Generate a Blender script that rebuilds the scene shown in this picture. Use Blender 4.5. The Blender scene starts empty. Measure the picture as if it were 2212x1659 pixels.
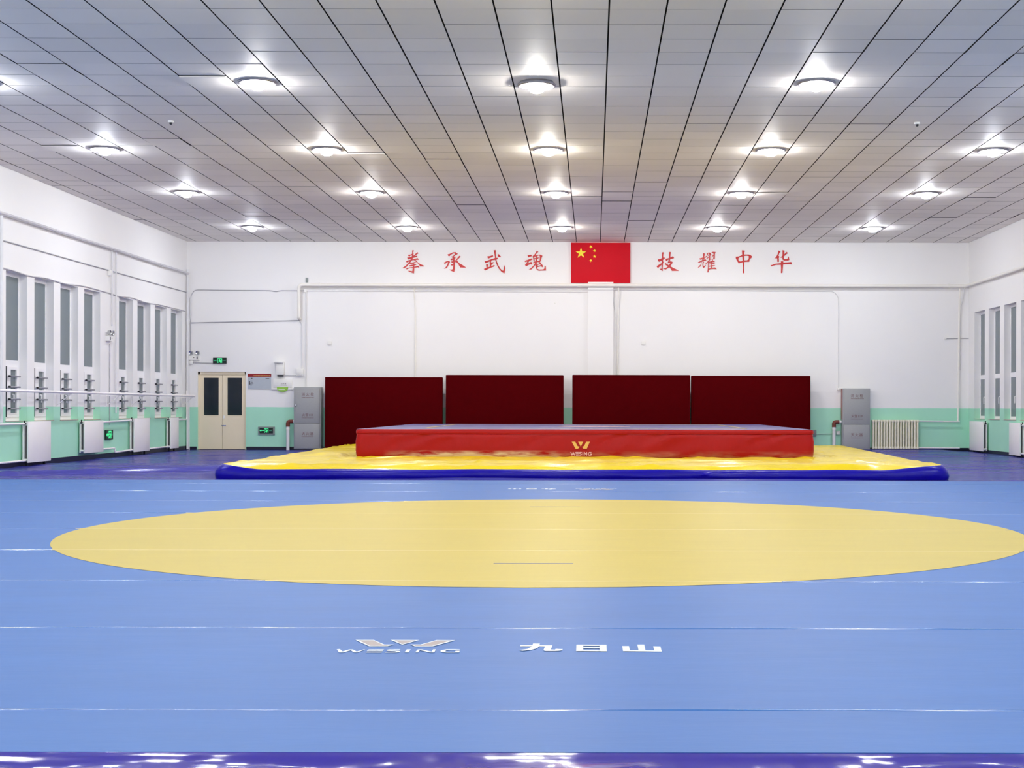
import bpy, bmesh, math, random
from mathutils import Vector, Matrix, noise
from mathutils.geometry import tessellate_polygon

random.seed(7)
sc = bpy.context.scene
C = sc.collection

# ------------------------------------------------------------------ camera
F, VX, VY, CAMZ, ROLL = 3070.0, 1283.0, 881.0, 1.08, 0.0018     # pixels of the 2212 x 1659 frame
cd = bpy.data.cameras.new('camera')
cd.sensor_width = 36.0
cd.lens = F / 2212 * 36
cd.shift_x = -(VX - 1106) / 2212
cd.shift_y = (VY - 829.5) / 2212
cd.clip_end = 200
cam = bpy.data.objects.new('camera', cd)
C.objects.link(cam)
cam.matrix_world = Matrix.Translation((0, 0, CAMZ)) @ Matrix.Rotation(math.pi/2, 4, 'X') @ Matrix.Rotation(ROLL, 4, 'Z')
sc.camera = cam

# ------------------------------------------------------------------ world, exposure, lamp strengths
w = bpy.data.worlds.new('world'); sc.world = w; w.use_nodes = True
w.node_tree.nodes['Background'].inputs[0].default_value = (0.02, 0.025, 0.04, 1)
w.node_tree.nodes['Background'].inputs[1].default_value = 0.3
sc.view_settings.view_transform = 'Standard'
sc.view_settings.look = 'None'
sc.view_settings.gamma = 1
sc.view_settings.use_curve_mapping = False
sc.view_settings.exposure = -0.08
sc.cycles.adaptive_threshold = 0.02; sc.cycles.max_bounces = 8; sc.cycles.diffuse_bounces = 6; sc.cycles.glossy_bounces = 3
L_DISC, L_BULB = 62.0, 470.0
COOL, NEUT, WARM = (0.88, 0.92, 1.0), (1.0, 0.975, 0.96), (1.0, 0.955, 0.87)

# ------------------------------------------------------------------ room sizes
XL, XR, YB, YF, ZC = -10.29, 9.46, 35.9, -6.0, 5.265
GREEN_Z = 1.085

def at(x, y, D):
    """photo pixel at distance D in front of the camera -> world point"""
    dx, dy = x - VX, y - VY
    return Vector(((dx + dy*ROLL)*D/F, D, CAMZ - (dy - dx*ROLL)*D/F))
def ground(x, y, z=0.04):
    dx, dy = x - VX, y - VY
    D = F*(CAMZ - z)/(dy - dx*ROLL)
    return Vector(((dx + dy*ROLL)*D/F, D, z))
def onx(x, y, X):
    """photo pixel on the plane X = const"""
    return at(x, y, X*F/(x - VX))

# ------------------------------------------------------------------ materials
def lin(c):
    return tuple((v/255/12.92 if v/255 <= 0.04045 else ((v/255 + 0.055)/1.055)**2.4) for v in c)
MATS = {}
def M(name, rgb, rough=0.5, metal=0.0, var=0.06, vscale=6.0, bump=0.0, bscale=30.0, stretch=(1,1,1), coat=0.0, spec=0.5, detail=3.0):
    m = bpy.data.materials.new(name); m.use_nodes = True
    nt = m.node_tree; b = nt.nodes['Principled BSDF']
    r = lin(rgb)
    tc = nt.nodes.new('ShaderNodeTexCoord')
    mp = nt.nodes.new('ShaderNodeMapping'); mp.inputs['Scale'].default_value = stretch
    nt.links.new(tc.outputs['Object'], mp.inputs['Vector'])
    n = nt.nodes.new('ShaderNodeTexNoise'); n.inputs['Scale'].default_value = vscale; n.inputs['Detail'].default_value = 4
    nt.links.new(mp.outputs[0], n.inputs['Vector'])
    ra = nt.nodes.new('ShaderNodeMix'); ra.data_type = 'RGBA'
    ra.inputs['A'].default_value = (*[v*(1-var) for v in r], 1)
    ra.inputs['B'].default_value = (*[min(1, v*(1+var)) for v in r], 1)
    nt.links.new(n.outputs['Fac'], ra.inputs['Factor'])
    nt.links.new(ra.outputs['Result'], b.inputs['Base Color'])
    b.inputs['Roughness'].default_value = rough
    b.inputs['Metallic'].default_value = metal
    b.inputs['Specular IOR Level'].default_value = spec
    b.inputs['Coat Weight'].default_value = coat
    b.inputs['Coat Roughness'].default_value = 0.08
    if bump:
        n2 = nt.nodes.new('ShaderNodeTexNoise'); n2.inputs['Scale'].default_value = bscale; n2.inputs['Detail'].default_value = detail
        nt.links.new(mp.outputs[0], n2.inputs['Vector'])
        bp = nt.nodes.new('ShaderNodeBump'); bp.inputs['Strength'].default_value = 1.0; bp.inputs['Distance'].default_value = bump
        nt.links.new(n2.outputs['Fac'], bp.inputs['Height'])
        nt.links.new(bp.outputs[0], b.inputs['Normal'])
    MATS[name] = m
    return m
def emit(name, rgb, strength):
    m = bpy.data.materials.new(name); m.use_nodes = True
    b = m.node_tree.nodes['Principled BSDF']
    b.inputs['Base Color'].default_value = (*rgb, 1)
    b.inputs['Emission Color'].default_value = (*rgb, 1)
    b.inputs['Emission Strength'].default_value = strength
    return m
def node_math(nt, op, a, b=None):
    n = nt.nodes.new('ShaderNodeMath'); n.operation = op
    for i, v in enumerate((a, b)):
        if v is None: continue
        if isinstance(v, (int, float)): n.inputs[i].default_value = v
        else: nt.links.new(v, n.inputs[i])
    return n.outputs[0]

def wall_material():
    """white paint above, mint green below GREEN_Z (painted dado), faint roller texture"""
    m = M('wall_paint', (241, 240, 238), 0.6, var=0.015, vscale=1.2, bump=0.0006, bscale=90)
    nt = m.node_tree; b = nt.nodes['Principled BSDF']
    base = b.inputs['Base Color'].links[0].from_socket
    g = nt.nodes.new('ShaderNodeNewGeometry')
    s = nt.nodes.new('ShaderNodeSeparateXYZ'); nt.links.new(g.outputs['Position'], s.inputs[0])
    nz = nt.nodes.new('ShaderNodeTexNoise'); nz.inputs['Scale'].default_value = 3.0
    nt.links.new(g.outputs['Position'], nz.inputs['Vector'])
    wob = node_math(nt, 'MULTIPLY', node_math(nt, 'SUBTRACT', nz.outputs['Fac'], 0.5), 0.016)
    low = node_math(nt, 'LESS_THAN', node_math(nt, 'ADD', s.outputs['Z'], wob), GREEN_Z)
    nv = nt.nodes.new('ShaderNodeTexNoise'); nv.inputs['Scale'].default_value = 2.0
    nt.links.new(g.outputs['Position'], nv.inputs['Vector'])
    gm = nt.nodes.new('ShaderNodeMix'); gm.data_type = 'RGBA'
    gm.inputs['A'].default_value = (*lin((166, 226, 196)), 1); gm.inputs['B'].default_value = (*lin((176, 234, 206)), 1)
    nt.links.new(nv.outputs['Fac'], gm.inputs['Factor'])
    mx = nt.nodes.new('ShaderNodeMix'); mx.data_type = 'RGBA'
    nt.links.new(low, mx.inputs['Factor']); nt.links.new(base, mx.inputs['A']); nt.links.new(gm.outputs['Result'], mx.inputs['B'])
    nt.links.new(mx.outputs['Result'], b.inputs['Base Color'])
    return m
def ceiling_material():
    m = M('ceiling_tile', (236, 231, 225), 0.58, var=0.02, vscale=1.0, bump=0.0004, bscale=120, spec=0.28)
    nt = m.node_tree; b = nt.nodes['Principled BSDF']
    base = b.inputs['Base Color'].links[0].from_socket
    g = nt.nodes.new('ShaderNodeNewGeometry')
    mr = nt.nodes.new('ShaderNodeMapRange'); mr.inputs['To Min'].default_value = 0.95; mr.inputs['To Max'].default_value = 1.03
    nt.links.new(g.outputs['Random Per Island'], mr.inputs['Value'])
    mx = nt.nodes.new('ShaderNodeMix'); mx.data_type = 'RGBA'; mx.blend_type = 'MULTIPLY'; mx.inputs['Factor'].default_value = 1
    nt.links.new(base, mx.inputs['A']); nt.links.new(mr.outputs[0], mx.inputs['B'])
    nt.links.new(mx.outputs['Result'], b.inputs['Base Color'])
    return m
def red_vinyl_material():
    """red vinyl with dusty whitish scuffs along the bottom edge"""
    m = M('red_vinyl', (156, 12, 13), 0.40, var=0.06, vscale=5, bump=0.004, bscale=6, stretch=(1.6, 1.6, 1), spec=0.2)
    nt = m.node_tree; b = nt.nodes['Principled BSDF']
    base = b.inputs['Base Color'].links[0].from_socket
    g = nt.nodes.new('ShaderNodeNewGeometry')
    s = nt.nodes.new('ShaderNodeSeparateXYZ'); nt.links.new(g.outputs['Position'], s.inputs[0])
    up = nt.nodes.new('ShaderNodeMapRange'); up.inputs['From Min'].default_value = 0.21; up.inputs['From Max'].default_value = 0.34
    up.inputs['To Min'].default_value = 1; up.inputs['To Max'].default_value = 0
    nt.links.new(s.outputs['Z'], up.inputs['Value'])
    nz = nt.nodes.new('ShaderNodeTexNoise'); nz.inputs['Scale'].default_value = 1.0; nz.inputs['Detail'].default_value = 6
    mp = nt.nodes.new('ShaderNodeMapping'); mp.inputs['Scale'].default_value = (3.2, 3.2, 14)
    nt.links.new(g.outputs['Position'], mp.inputs['Vector']); nt.links.new(mp.outputs[0], nz.inputs['Vector'])
    xr = nt.nodes.new('ShaderNodeMapRange'); xr.inputs['From Min'].default_value = -1.2; xr.inputs['From Max'].default_value = -0.4
    xr.inputs['To Min'].default_value = 1.0; xr.inputs['To Max'].default_value = 0.14
    nt.links.new(s.outputs['X'], xr.inputs['Value'])
    xl = nt.nodes.new('ShaderNodeMapRange'); xl.inputs['From Min'].default_value = -3.7; xl.inputs['From Max'].default_value = -3.0
    nt.links.new(s.outputs['X'], xl.inputs['Value'])
    fac = node_math(nt, 'MULTIPLY', up.outputs[0], node_math(nt, 'MULTIPLY', xr.outputs[0], xl.outputs[0]))
    th = nt.nodes.new('ShaderNodeMapRange'); th.inputs['From Min'].default_value = 0.34; th.inputs['From Max'].default_value = 0.72
    nt.links.new(nz.outputs['Fac'], th.inputs['Value'])
    fac = node_math(nt, 'MINIMUM', node_math(nt, 'MULTIPLY', fac, node_math(nt, 'MULTIPLY', th.outputs[0], 2.4)), 0.85)
    mx = nt.nodes.new('ShaderNodeMix'); mx.data_type = 'RGBA'
    nt.links.new(fac, mx.inputs['Factor']); nt.links.new(base, mx.inputs['A'])
    mx.inputs['B'].default_value = (*lin((222, 204, 166)), 1)
    nt.links.new(mx.outputs['Result'], b.inputs['Base Color'])
    return m

m_wall = wall_material()
m_tile = ceiling_material()
m_red = red_vinyl_material()
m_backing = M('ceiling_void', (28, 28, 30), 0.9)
m_concrete = M('concrete', (120, 118, 116), 0.8)
m_base = M('navy_skirting', (16, 18, 44), 0.35)
m_mat = M('blue_mat', (46, 101, 171), 0.50, var=0.11, vscale=1.8, stretch=(0.6, 1.8, 1), bump=0.0022, bscale=4.5, spec=0.32, detail=6)
m_matyel = M('yellow_mat', (190, 170, 68), 0.50, var=0.05, vscale=1.8, bump=0.0018, bscale=4.5, stretch=(0.6, 1.8, 1), spec=0.32, detail=6)
m_seam = M('blue_seam', (50, 105, 175), 0.22, var=0.05, stretch=(0.5, 1, 1))
m_seamyel = M('yellow_seam', (200, 178, 84), 0.34, var=0.04, stretch=(0.5, 1, 1))
m_white_print = M('white_print', (214, 224, 232), 0.45, var=0.02)
m_tan_print = M('tan_print', (158, 146, 144), 0.5, var=0.05, vscale=40)
m_gold = M('gold_print', (222, 178, 92), 0.45, var=0.04)
m_pink = M('pale_print', (232, 190, 190), 0.45, var=0.03)
m_mark = M('mark_line', (120, 122, 150), 0.5)
m_vinyl = M('purple_vinyl', (92, 92, 198), 0.20, var=0.10, vscale=2.0, bump=0.006, bscale=2.2, stretch=(0.18, 1.5, 1), detail=5)
m_skirt = M('purple_skirt', (50, 41, 148), 0.12, var=0.08, vscale=3.0, bump=0.016, bscale=3.0, detail=2, stretch=(1.3, 0.7, 1))
m_padyel = M('pad_yellow', (226, 200, 26), 0.24, var=0.05, vscale=2.0, bump=0.014, bscale=1.9, stretch=(0.8, 1.6, 1), detail=1.5, spec=0.18)
m_padblue = M('pad_blue', (13, 2, 146), 0.30, var=0.15, vscale=2.0, bump=0.012, bscale=4.0, spec=0.2)
m_topcover = M('platform_top', (88, 86, 150), 0.30, var=0.08, vscale=1.5, bump=0.002, bscale=1.5)
m_topline = M('platform_line', (214, 190, 96), 0.4)
m_maroon = M('maroon_cover', (74, 0, 4), 0.8, var=0.12, vscale=8, bump=0.002, bscale=12, spec=0.03)
m_grey = M('grey_steel', (158, 160, 160), 0.42, 0.0, var=0.05, vscale=30)
m_greyside = M('worn_red_edge', (165, 118, 112), 0.5, var=0.15)
m_ivory = M('ivory_enamel', (234, 229, 206), 0.4)
m_rad = M('white_enamel', (246, 243, 240), 0.35, var=0.02)
m_fin = M('dull_steel', (96, 98, 100), 0.5)
m_dark = M('dark_metal', (34, 36, 40), 0.4)
m_ring = M('lamp_trim', (140, 138, 146), 0.35, 0.5)
m_plastic = M('white_plastic', (236, 235, 230), 0.4, var=0.02)
m_cream = M('cream_pipe', (241, 238, 229), 0.45, var=0.02)
m_cableshade = M('shaded_cable', (176, 176, 180), 0.55)  # white cables toned grey for the shade on their undersides
m_cablew = M('white_conduit', (226, 226, 226), 0.5)
m_pipeshade = M('shaded_pipe', (206, 204, 206), 0.5)  # white pipe and sagging cable, shadowed underside painted as an overall grey
m_steel = M('chrome', (190, 192, 196), 0.18, 0.9)
m_bar = M('grey_bar', (150, 150, 156), 0.35, 0.3)
m_upvc = M('white_window_frame', (244, 244, 244), 0.4, var=0.02)
m_glass = M('frosted_glass', (112, 124, 128), 0.22, var=0.06, vscale=2.5)
m_door = M('cream_door', (240, 226, 196), 0.5, var=0.03, vscale=3)
m_doorglass = M('dark_glass', (22, 34, 44), 0.12, var=0.25, vscale=4)
m_flag = M('flag_red', (204, 16, 34), 0.6, var=0.04, spec=0.15)
m_star = M('star_yellow', (246, 226, 28), 0.5)
m_char = M('character_red', (196, 34, 32), 0.5, var=0.08, vscale=10)
m_poster = M('poster_grey', (180, 188, 196), 0.3, var=0.05)
m_posterred = M('poster_red', (142, 16, 24), 0.35)
m_ink = M('ink', (84, 80, 84), 0.6)
m_inkred = M('faded_red_ink', (118, 84, 82), 0.6, var=0.25, vscale=40)
m_green = M('lime_plastic', (146, 196, 72), 0.4)
m_signbody = M('sign_body', (10, 34, 26), 0.35)
m_signframe = M('sign_frame', (128, 136, 134), 0.4)
m_pipered = M('red_elbow', (112, 46, 34), 0.5)
m_stone = M('sill_stone', (196, 190, 172), 0.6, var=0.15, vscale=14)
m_gasket = M('gasket', (40, 44, 50), 0.6)
m_signlit = emit('sign_glow', (0.08, 0.80, 0.33), 0.6)
m_signtext = emit('sign_text_glow', (0.12, 0.55, 0.32), 0.4)
m_disc = {k: emit('lamp_disc_' + k, c, L_DISC) for k, c in (('cool', COOL), ('neutral', NEUT), ('warm', WARM))}
m_bulb = {k: emit('lamp_bulb_' + k, c, L_BULB) for k, c in (('cool', COOL), ('neutral', NEUT), ('warm', WARM))}

# ------------------------------------------------------------------ object helpers
ORG = {}
def tag(o, label, cat, group=None):
    o['label'] = label; o['category'] = cat
    if group: o['group'] = group
    return o
def thing(name, label, cat, loc, group=None):
    o = bpy.data.objects.new(name, None); C.objects.link(o)
    o.location = loc; o.empty_display_size = 0.1
    ORG[o] = Vector(loc)
    return tag(o, label, cat, group)
def mesh_of(name, bm, mats, org, smooth):
    bmesh.ops.recalc_face_normals(bm, faces=bm.faces)
    bmesh.ops.translate(bm, verts=bm.verts, vec=-org)
    me = bpy.data.meshes.new(name); bm.to_mesh(me); bm.free()
    for mm in (mats if isinstance(mats, (list, tuple)) else [mats]): me.materials.append(mm)
    if smooth is not None:
        for p in me.polygons: p.use_smooth = True
        try: me.set_sharp_from_angle(angle=math.radians(smooth))
        except Exception: pass
    return me
def part(name, bm, mats, parent, smooth=40, label=None):
    o = bpy.data.objects.new(name, mesh_of(name, bm, mats, ORG[parent], smooth)); C.objects.link(o)
    o.parent = parent; ORG[o] = ORG[parent]
    if label: o['label'] = label
    return o
def solo(name, bm, mats, label, cat, loc=None, group=None, smooth=40):
    if loc is None:
        n = len(bm.verts); loc = sum((v.co for v in bm.verts), Vector())/n
    o = bpy.data.objects.new(name, mesh_of(name, bm, mats, Vector(loc), smooth)); C.objects.link(o)
    o.location = loc; ORG[o] = Vector(loc)
    return tag(o, label, cat, group)
def struct(name, bm, mats, smooth=None):
    o = bpy.data.objects.new(name, mesh_of(name, bm, mats, Vector(), smooth)); C.objects.link(o)
    o['kind'] = 'structure'; ORG[o] = Vector()
    return o
def copy_tree(o, parent=None):
    kids = list(o.children)
    c = o.copy(); C.objects.link(c)
    if parent: c.parent = parent
    for k in kids: copy_tree(k, c)
    return c

def box(bm, x0, x1, y0, y1, z0, z1, bev=0.0, seg=2):
    r = bmesh.ops.create_cube(bm, size=1.0)
    vs = r['verts']
    bmesh.ops.scale(bm, verts=vs, vec=(abs(x1-x0), abs(y1-y0), abs(z1-z0)))
    bmesh.ops.translate(bm, verts=vs, vec=((x0+x1)/2, (y0+y1)/2, (z0+z1)/2))
    if bev:
        es = list({e for v in vs for e in v.link_edges})
        bmesh.ops.bevel(bm, geom=es, offset=bev, segments=seg, affect='EDGES', profile=0.5)
    return bm
def B(*a, **k): return box(bmesh.new(), *a, **k)
def fillet(pts, rad, n=5):
    pts = [Vector(p) for p in pts]; out = [pts[0]]
    for i in range(1, len(pts)-1):
        a, b, c = pts[i-1], pts[i], pts[i+1]
        r = min(rad, (a-b).length*0.49, (c-b).length*0.49)
        p, q = b + (a-b).normalized()*r, b + (c-b).normalized()*r
        for k in range(n+1):
            t = k/n; out.append((1-t)**2*p + 2*t*(1-t)*b + t*t*q)
    out.append(pts[-1])
    return out
def tube(bm, pts, r, seg=10):
    pts = [Vector(p) for p in pts]
    t0 = (pts[1]-pts[0]).normalized()
    up = Vector((0, 0, 1)) if abs(t0.z) < 0.9 else Vector((1, 0, 0))
    nrm = t0.cross(up).normalized(); prev = t0; rings = []
    for i, p in enumerate(pts):
        t = (pts[min(i+1, len(pts)-1)] - pts[max(i-1, 0)]).normalized()
        q = prev.rotation_difference(t); nrm = (q @ nrm).normalized(); prev = t
        bn = t.cross(nrm)
        rings.append([bm.verts.new(p + (nrm*math.cos(a) + bn*math.sin(a))*r) for a in [2*math.pi*k/seg for k in range(seg)]])
    for a, b in zip(rings, rings[1:]):
        for k in range(seg):
            bm.faces.new((a[k], a[(k+1) % seg], b[(k+1) % seg], b[k]))
    bm.faces.new(rings[0][::-1]); bm.faces.new(rings[-1])
    return bm
def lathe(bm, prof, center, axis='Z', seg=32, flip=1):
    """profile [(r, h)] turned about an axis through center"""
    c = Vector(center); rings = []
    for r, h in prof:
        ring = []
        for k in range(seg):
            a = 2*math.pi*k/seg
            u, v = r*math.cos(a), r*math.sin(a)
            ring.append(bm.verts.new(c + (Vector((u, v, h)) if axis == 'Z' else Vector((u, h, v)) if axis == 'Y' else Vector((h, u, v)))))
        rings.append(ring)
    for a, b in zip(rings, rings[1:]):
        for k in range(seg):
            bm.faces.new((a[k], a[(k+1) % seg], b[(k+1) % seg], b[k]))
    return bm, rings
def poly(bm, pts, vec):
    """flat polygon given in world points, extruded along vec"""
    a = [bm.verts.new(p) for p in pts]; b = [bm.verts.new(Vector(p) + vec) for p in pts]
    for i, j, k in tessellate_polygon([[Vector(p) for p in pts]]):
        bm.faces.new((a[i], a[j], a[k])); bm.faces.new((b[k], b[j], b[i]))
    n = len(a)
    for i in range(n): bm.faces.new((a[i], a[(i+1) % n], b[(i+1) % n], b[i]))
def stroke(bm, pts, wd, f, vec):
    """open brush line of width wd in a plane given by f(u, v)"""
    for (a, b), (c, d) in zip(pts, pts[1:]):
        t = Vector((c-a, d-b)); 
        if t.length < 1e-6: continue
        t = t.normalized(); n = Vector((-t.y, t.x))*wd/2; e = t*wd*0.3
        q = [(a-e.x+n.x, b-e.y+n.y), (c+e.x+n.x, d+e.y+n.y), (c+e.x-n.x, d+e.y-n.y), (a-e.x-n.x, b-e.y-n.y)]
        poly(bm, [f(*p) for p in q], vec)
def text_bm(body, height, f, vec, center=True, spacing=1.0):
    """lettering in Blender's own font laid onto the plane f(u, v), v up, cap height = height"""
    cu = bpy.data.curves.new('lettering', 'FONT'); cu.body = body; cu.size = 1; cu.space_character = spacing
    cu.resolution_u = 2
    o = bpy.data.objects.new('lettering', cu); C.objects.link(o)
    bpy.context.view_layer.update()
    me = bpy.data.meshes.new_from_object(o.evaluated_get(bpy.context.evaluated_depsgraph_get()))
    bpy.data.objects.remove(o); bpy.data.curves.remove(cu)
    xs = [v.co.x for v in me.vertices]; ys = [v.co.y for v in me.vertices]
    bm = bmesh.new()
    if xs:
        cx, cy, s = (min(xs)+max(xs))/2, (min(ys)+max(ys))/2, height/max(1e-6, max(ys)-min(ys))
        vs = [bm.verts.new(Vector(f((v.co.x-cx)*s, (v.co.y-cy)*s)) + vec) for v in me.vertices]
        for p in me.polygons:
            try: bm.faces.new([vs[i] for i in p.vertices])
            except ValueError: pass
    bpy.data.meshes.remove(me)
    return bm
def nz(x, y, z=0.0): return noise.noise(Vector((x, y, z)))

# ================================================================== THE ROOM
WT = 0.26
def wall_with_holes(name, f, u0, u1, z0, z1, holes, depth):
    """f(u, d, z) -> point; d = depth into the wall; holes = (ua, ub, za, zb)"""
    bm = bmesh.new()
    us = sorted({u0, u1} | {h[0] for h in holes} | {h[1] for h in holes})
    zs = sorted({z0, z1} | {h[2] for h in holes} | {h[3] for h in holes})
    def inside(a, b, c, d):
        return any(h[0]-1e-6 <= a and b <= h[1]+1e-6 and h[2]-1e-6 <= c and d <= h[3]+1e-6 for h in holes)
    for a, b in zip(us, us[1:]):
        for c, d in zip(zs, zs[1:]):
            if inside(a, b, c, d): continue
            for dd in (0, depth):
                bm.faces.new([bm.verts.new(f(u, dd, z)) for u, z in ((a, c), (b, c), (b, d), (a, d))])
    for ua, ub, za, zb in list(holes) + [(u0, u1, z0, z1)]:
        ring = ((ua, za), (ub, za), (ub, zb), (ua, zb))
        for (p, q) in zip(ring, ring[1:] + ring[:1]):
            bm.faces.new([bm.verts.new(f(*x)) for x in ((p[0], 0, p[1]), (q[0], 0, q[1]), (q[0], depth, q[1]), (p[0], depth, p[1]))])
    bmesh.ops.remove_doubles(bm, verts=bm.verts, dist=1e-5)
    return struct(name, bm, m_wall)

WZ0, WZ1, WW = 0.83, 3.47, 0.93
LEFT_WIN = [24.86, 26.13, 27.40, 28.68, 30.78, 32.03, 33.30, 34.56]
RIGHT_WIN = [30.57, 31.85, 33.13, 34.41]
d_l, d_r = at(427, 803, YB).x, at(531, 803, YB).x
DOOR_TOP = at(480, 803, YB).z
wall_with_holes('wall_left', lambda u, d, z: Vector((XL - d, u, z)), YF, YB, 0, ZC + 0.1, [(y, y+WW, WZ0, WZ1) for y in LEFT_WIN], WT)
wall_with_holes('wall_right', lambda u, d, z: Vector((XR + d, u, z)), YF, YB, 0, ZC + 0.1, [(y, y+WW, WZ0, WZ1) for y in RIGHT_WIN], WT)
wall_with_holes('wall_back', lambda u, d, z: Vector((u, YB + d, z)), XL - WT, XR + WT, 0, ZC + 0.1, [(d_l, d_r, 0.0, DOOR_TOP)], WT)
wall_with_holes('wall_front', lambda u, d, z: Vector((u, YF - d, z)), XL - WT, XR + WT, 0, ZC + 0.1, [], WT)
struct('floor', B(XL - WT, XR + WT, YF - WT, YB + WT + 1.0, -0.12, -0.012), m_concrete)
p0, p1 = at(1270, 609, YB - 0.11), at(1325, 609, YB - 0.11)
struct('trim_1', B(p0.x, p1.x, YB - 0.11, YB, 0, p0.z, bev=0.006), m_wall)     # shallow pilaster behind the flag

# ceiling: separate tiles with dark joints, hung a little unevenly
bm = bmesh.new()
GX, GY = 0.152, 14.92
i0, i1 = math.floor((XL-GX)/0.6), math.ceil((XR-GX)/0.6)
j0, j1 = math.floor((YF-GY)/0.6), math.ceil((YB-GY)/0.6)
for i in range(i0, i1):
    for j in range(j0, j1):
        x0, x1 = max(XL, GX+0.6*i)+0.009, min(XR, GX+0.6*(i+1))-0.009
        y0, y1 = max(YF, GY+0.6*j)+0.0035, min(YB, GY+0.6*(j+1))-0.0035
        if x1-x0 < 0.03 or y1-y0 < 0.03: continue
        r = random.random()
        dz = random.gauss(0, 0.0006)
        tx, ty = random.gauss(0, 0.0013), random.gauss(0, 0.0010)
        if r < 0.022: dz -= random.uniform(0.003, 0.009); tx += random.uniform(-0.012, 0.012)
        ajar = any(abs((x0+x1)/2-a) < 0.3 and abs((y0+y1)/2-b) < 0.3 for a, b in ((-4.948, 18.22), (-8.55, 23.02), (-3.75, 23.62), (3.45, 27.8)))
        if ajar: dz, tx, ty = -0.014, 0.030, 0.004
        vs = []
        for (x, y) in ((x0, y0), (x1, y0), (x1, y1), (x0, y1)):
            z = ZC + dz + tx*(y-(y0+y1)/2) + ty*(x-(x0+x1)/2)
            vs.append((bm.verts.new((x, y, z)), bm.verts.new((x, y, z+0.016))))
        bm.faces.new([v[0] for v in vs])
        for k in range(4): bm.faces.new((vs[k][0], vs[(k+1) % 4][0], vs[(k+1) % 4][1], vs[k][1])).material_index = 0 if ajar else 1   # tile edges painted dark as joint shade, pale where a tile hangs ajar
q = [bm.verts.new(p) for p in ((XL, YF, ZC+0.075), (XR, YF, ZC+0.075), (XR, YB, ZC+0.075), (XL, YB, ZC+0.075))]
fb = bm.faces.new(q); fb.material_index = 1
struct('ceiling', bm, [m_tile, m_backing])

# skirting
H = 0.085
struct('baseboard_left', B(XL, XL+0.015, YF, YB, 0, H+0.02), m_base)
struct('baseboard_right', B(XR-0.015, XR, YF, YB, 0, H), m_base)
bm = bmesh.new(); box(bm, XL, d_l-0.02, YB-0.015, YB, 0, H); box(bm, d_r+0.02, XR, YB-0.015, YB, 0, H)
struct('baseboard_back', bm, m_base)

# windows
def window(n, xw, out, y0, kind):
    """out = -1 for the left wall, +1 for the right wall"""
    y1 = y0 + WW
    xa, xb = xw + out*0.14, xw + out*0.20
    r = struct('window_%d' % n, B(min(xa, xb), max(xa, xb), y0, y0+0.045, WZ0, WZ1), m_upvc)
    bm = bmesh.new()
    lo, hi = min(xa, xb), max(xa, xb)
    ya, yb = y0+0.045, y1-0.05
    box(bm, lo, hi, yb, y1, WZ0, WZ1); box(bm, lo, hi, ya, yb, WZ1-0.065, WZ1); box(bm, lo, hi, ya, yb, WZ0, WZ0+0.07)
    box(bm, lo, hi, ya, yb, 1.80, 1.91)
    part('window_frame', bm, m_upvc, r, None)
    xg = xw + out*0.152
    part('pane', B(xg-0.004, xg+0.004, y0+0.04, y1-0.04, 1.90, WZ1-0.06), m_glass, r, None)
    xs = xw + out*0.12
    lo2, hi2 = min(xs, xb), max(xs, xb)
    if kind == 'barred':
        cs = y0 + 0.345
        part('pane', B(xg-0.004, xg+0.004, y0+0.04, cs-0.02, WZ0+0.06, 1.81), m_glass, r, None)
        part('gasket', B(lo2, hi2, cs-0.03, cs, WZ0+0.07, 1.80), m_gasket, r, None)
        ga, gb, gz0, gz1 = cs+0.16, cs+0.425, 0.965, 1.745
        bm = bmesh.new()
        box(bm, lo2, hi2, cs, ga, WZ0+0.071, 1.799); box(bm, lo2, hi2, gb, y1-0.051, WZ0+0.071, 1.799)
        box(bm, lo2, hi2, ga, gb, WZ0+0.071, gz0); box(bm, lo2, hi2, ga, gb, gz1, 1.799)
        cas = part('casement', bm, m_upvc, r, None)
        part('pane', B(xg-0.004, xg+0.004, ga, gb, gz0, gz1), m_glass, cas, None)
        xh = xw + out*0.085
        part('handle', tube(bmesh.new(), fillet([(xs, ga+0.06, 1.30), (xh, ga+0.06, 1.30), (xh, ga+0.06, 1.16)], 0.02), 0.012, 8), m_upvc, cas)
        for zb in (1.625, 1.435, 1.215, 1.045):
            xbar = xw + out*0.07
            bar = part('guard_bar', tube(bmesh.new(), [(xbar, cs-0.02, zb), (xbar, cs+0.45, zb)], 0.015, 12), m_bar, r, label='grey horizontal guard bar')
            bm = bmesh.new(); box(bm, min(xbar, xs), max(xbar, xs), cs+0.38, cs+0.42, zb-0.012, zb+0.012); box(bm, min(xbar, xs), max(xbar, xs), cs+0.03, cs+0.06, zb-0.012, zb+0.012)
            part('bracket', bm, m_bar, bar, None)
            part('end_cap', tube(bmesh.new(), [(xbar, cs-0.03, zb), (xbar, cs+0.02, zb)], 0.0185, 12), m_dark, bar, label='black end cap')
    else:
        part('pane', B(xg-0.004, xg+0.004, y0+0.04, y1-0.04, WZ0+0.06, 1.81), m_glass, r, None)
        xh = xw + out*0.10
        part('handle', tube(bmesh.new(), fillet([(xa, y0+0.43, 1.36), (xh, y0+0.43, 1.36), (xh, y0+0.43, 1.20)], 0.02), 0.012, 8), m_upvc, r)
    part('window_sill', B(min(xw-out*0.012, xw+out*0.16), max(xw-out*0.012, xw+out*0.16), y0-0.01, y1+0.01, WZ0-0.014, WZ0), m_stone, r, None)
for n, y in enumerate(LEFT_WIN): window(n+1, XL, -1, y, 'barred')
for n, y in enumerate(RIGHT_WIN): window(n+9, XR, 1, y, 'plain')

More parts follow.
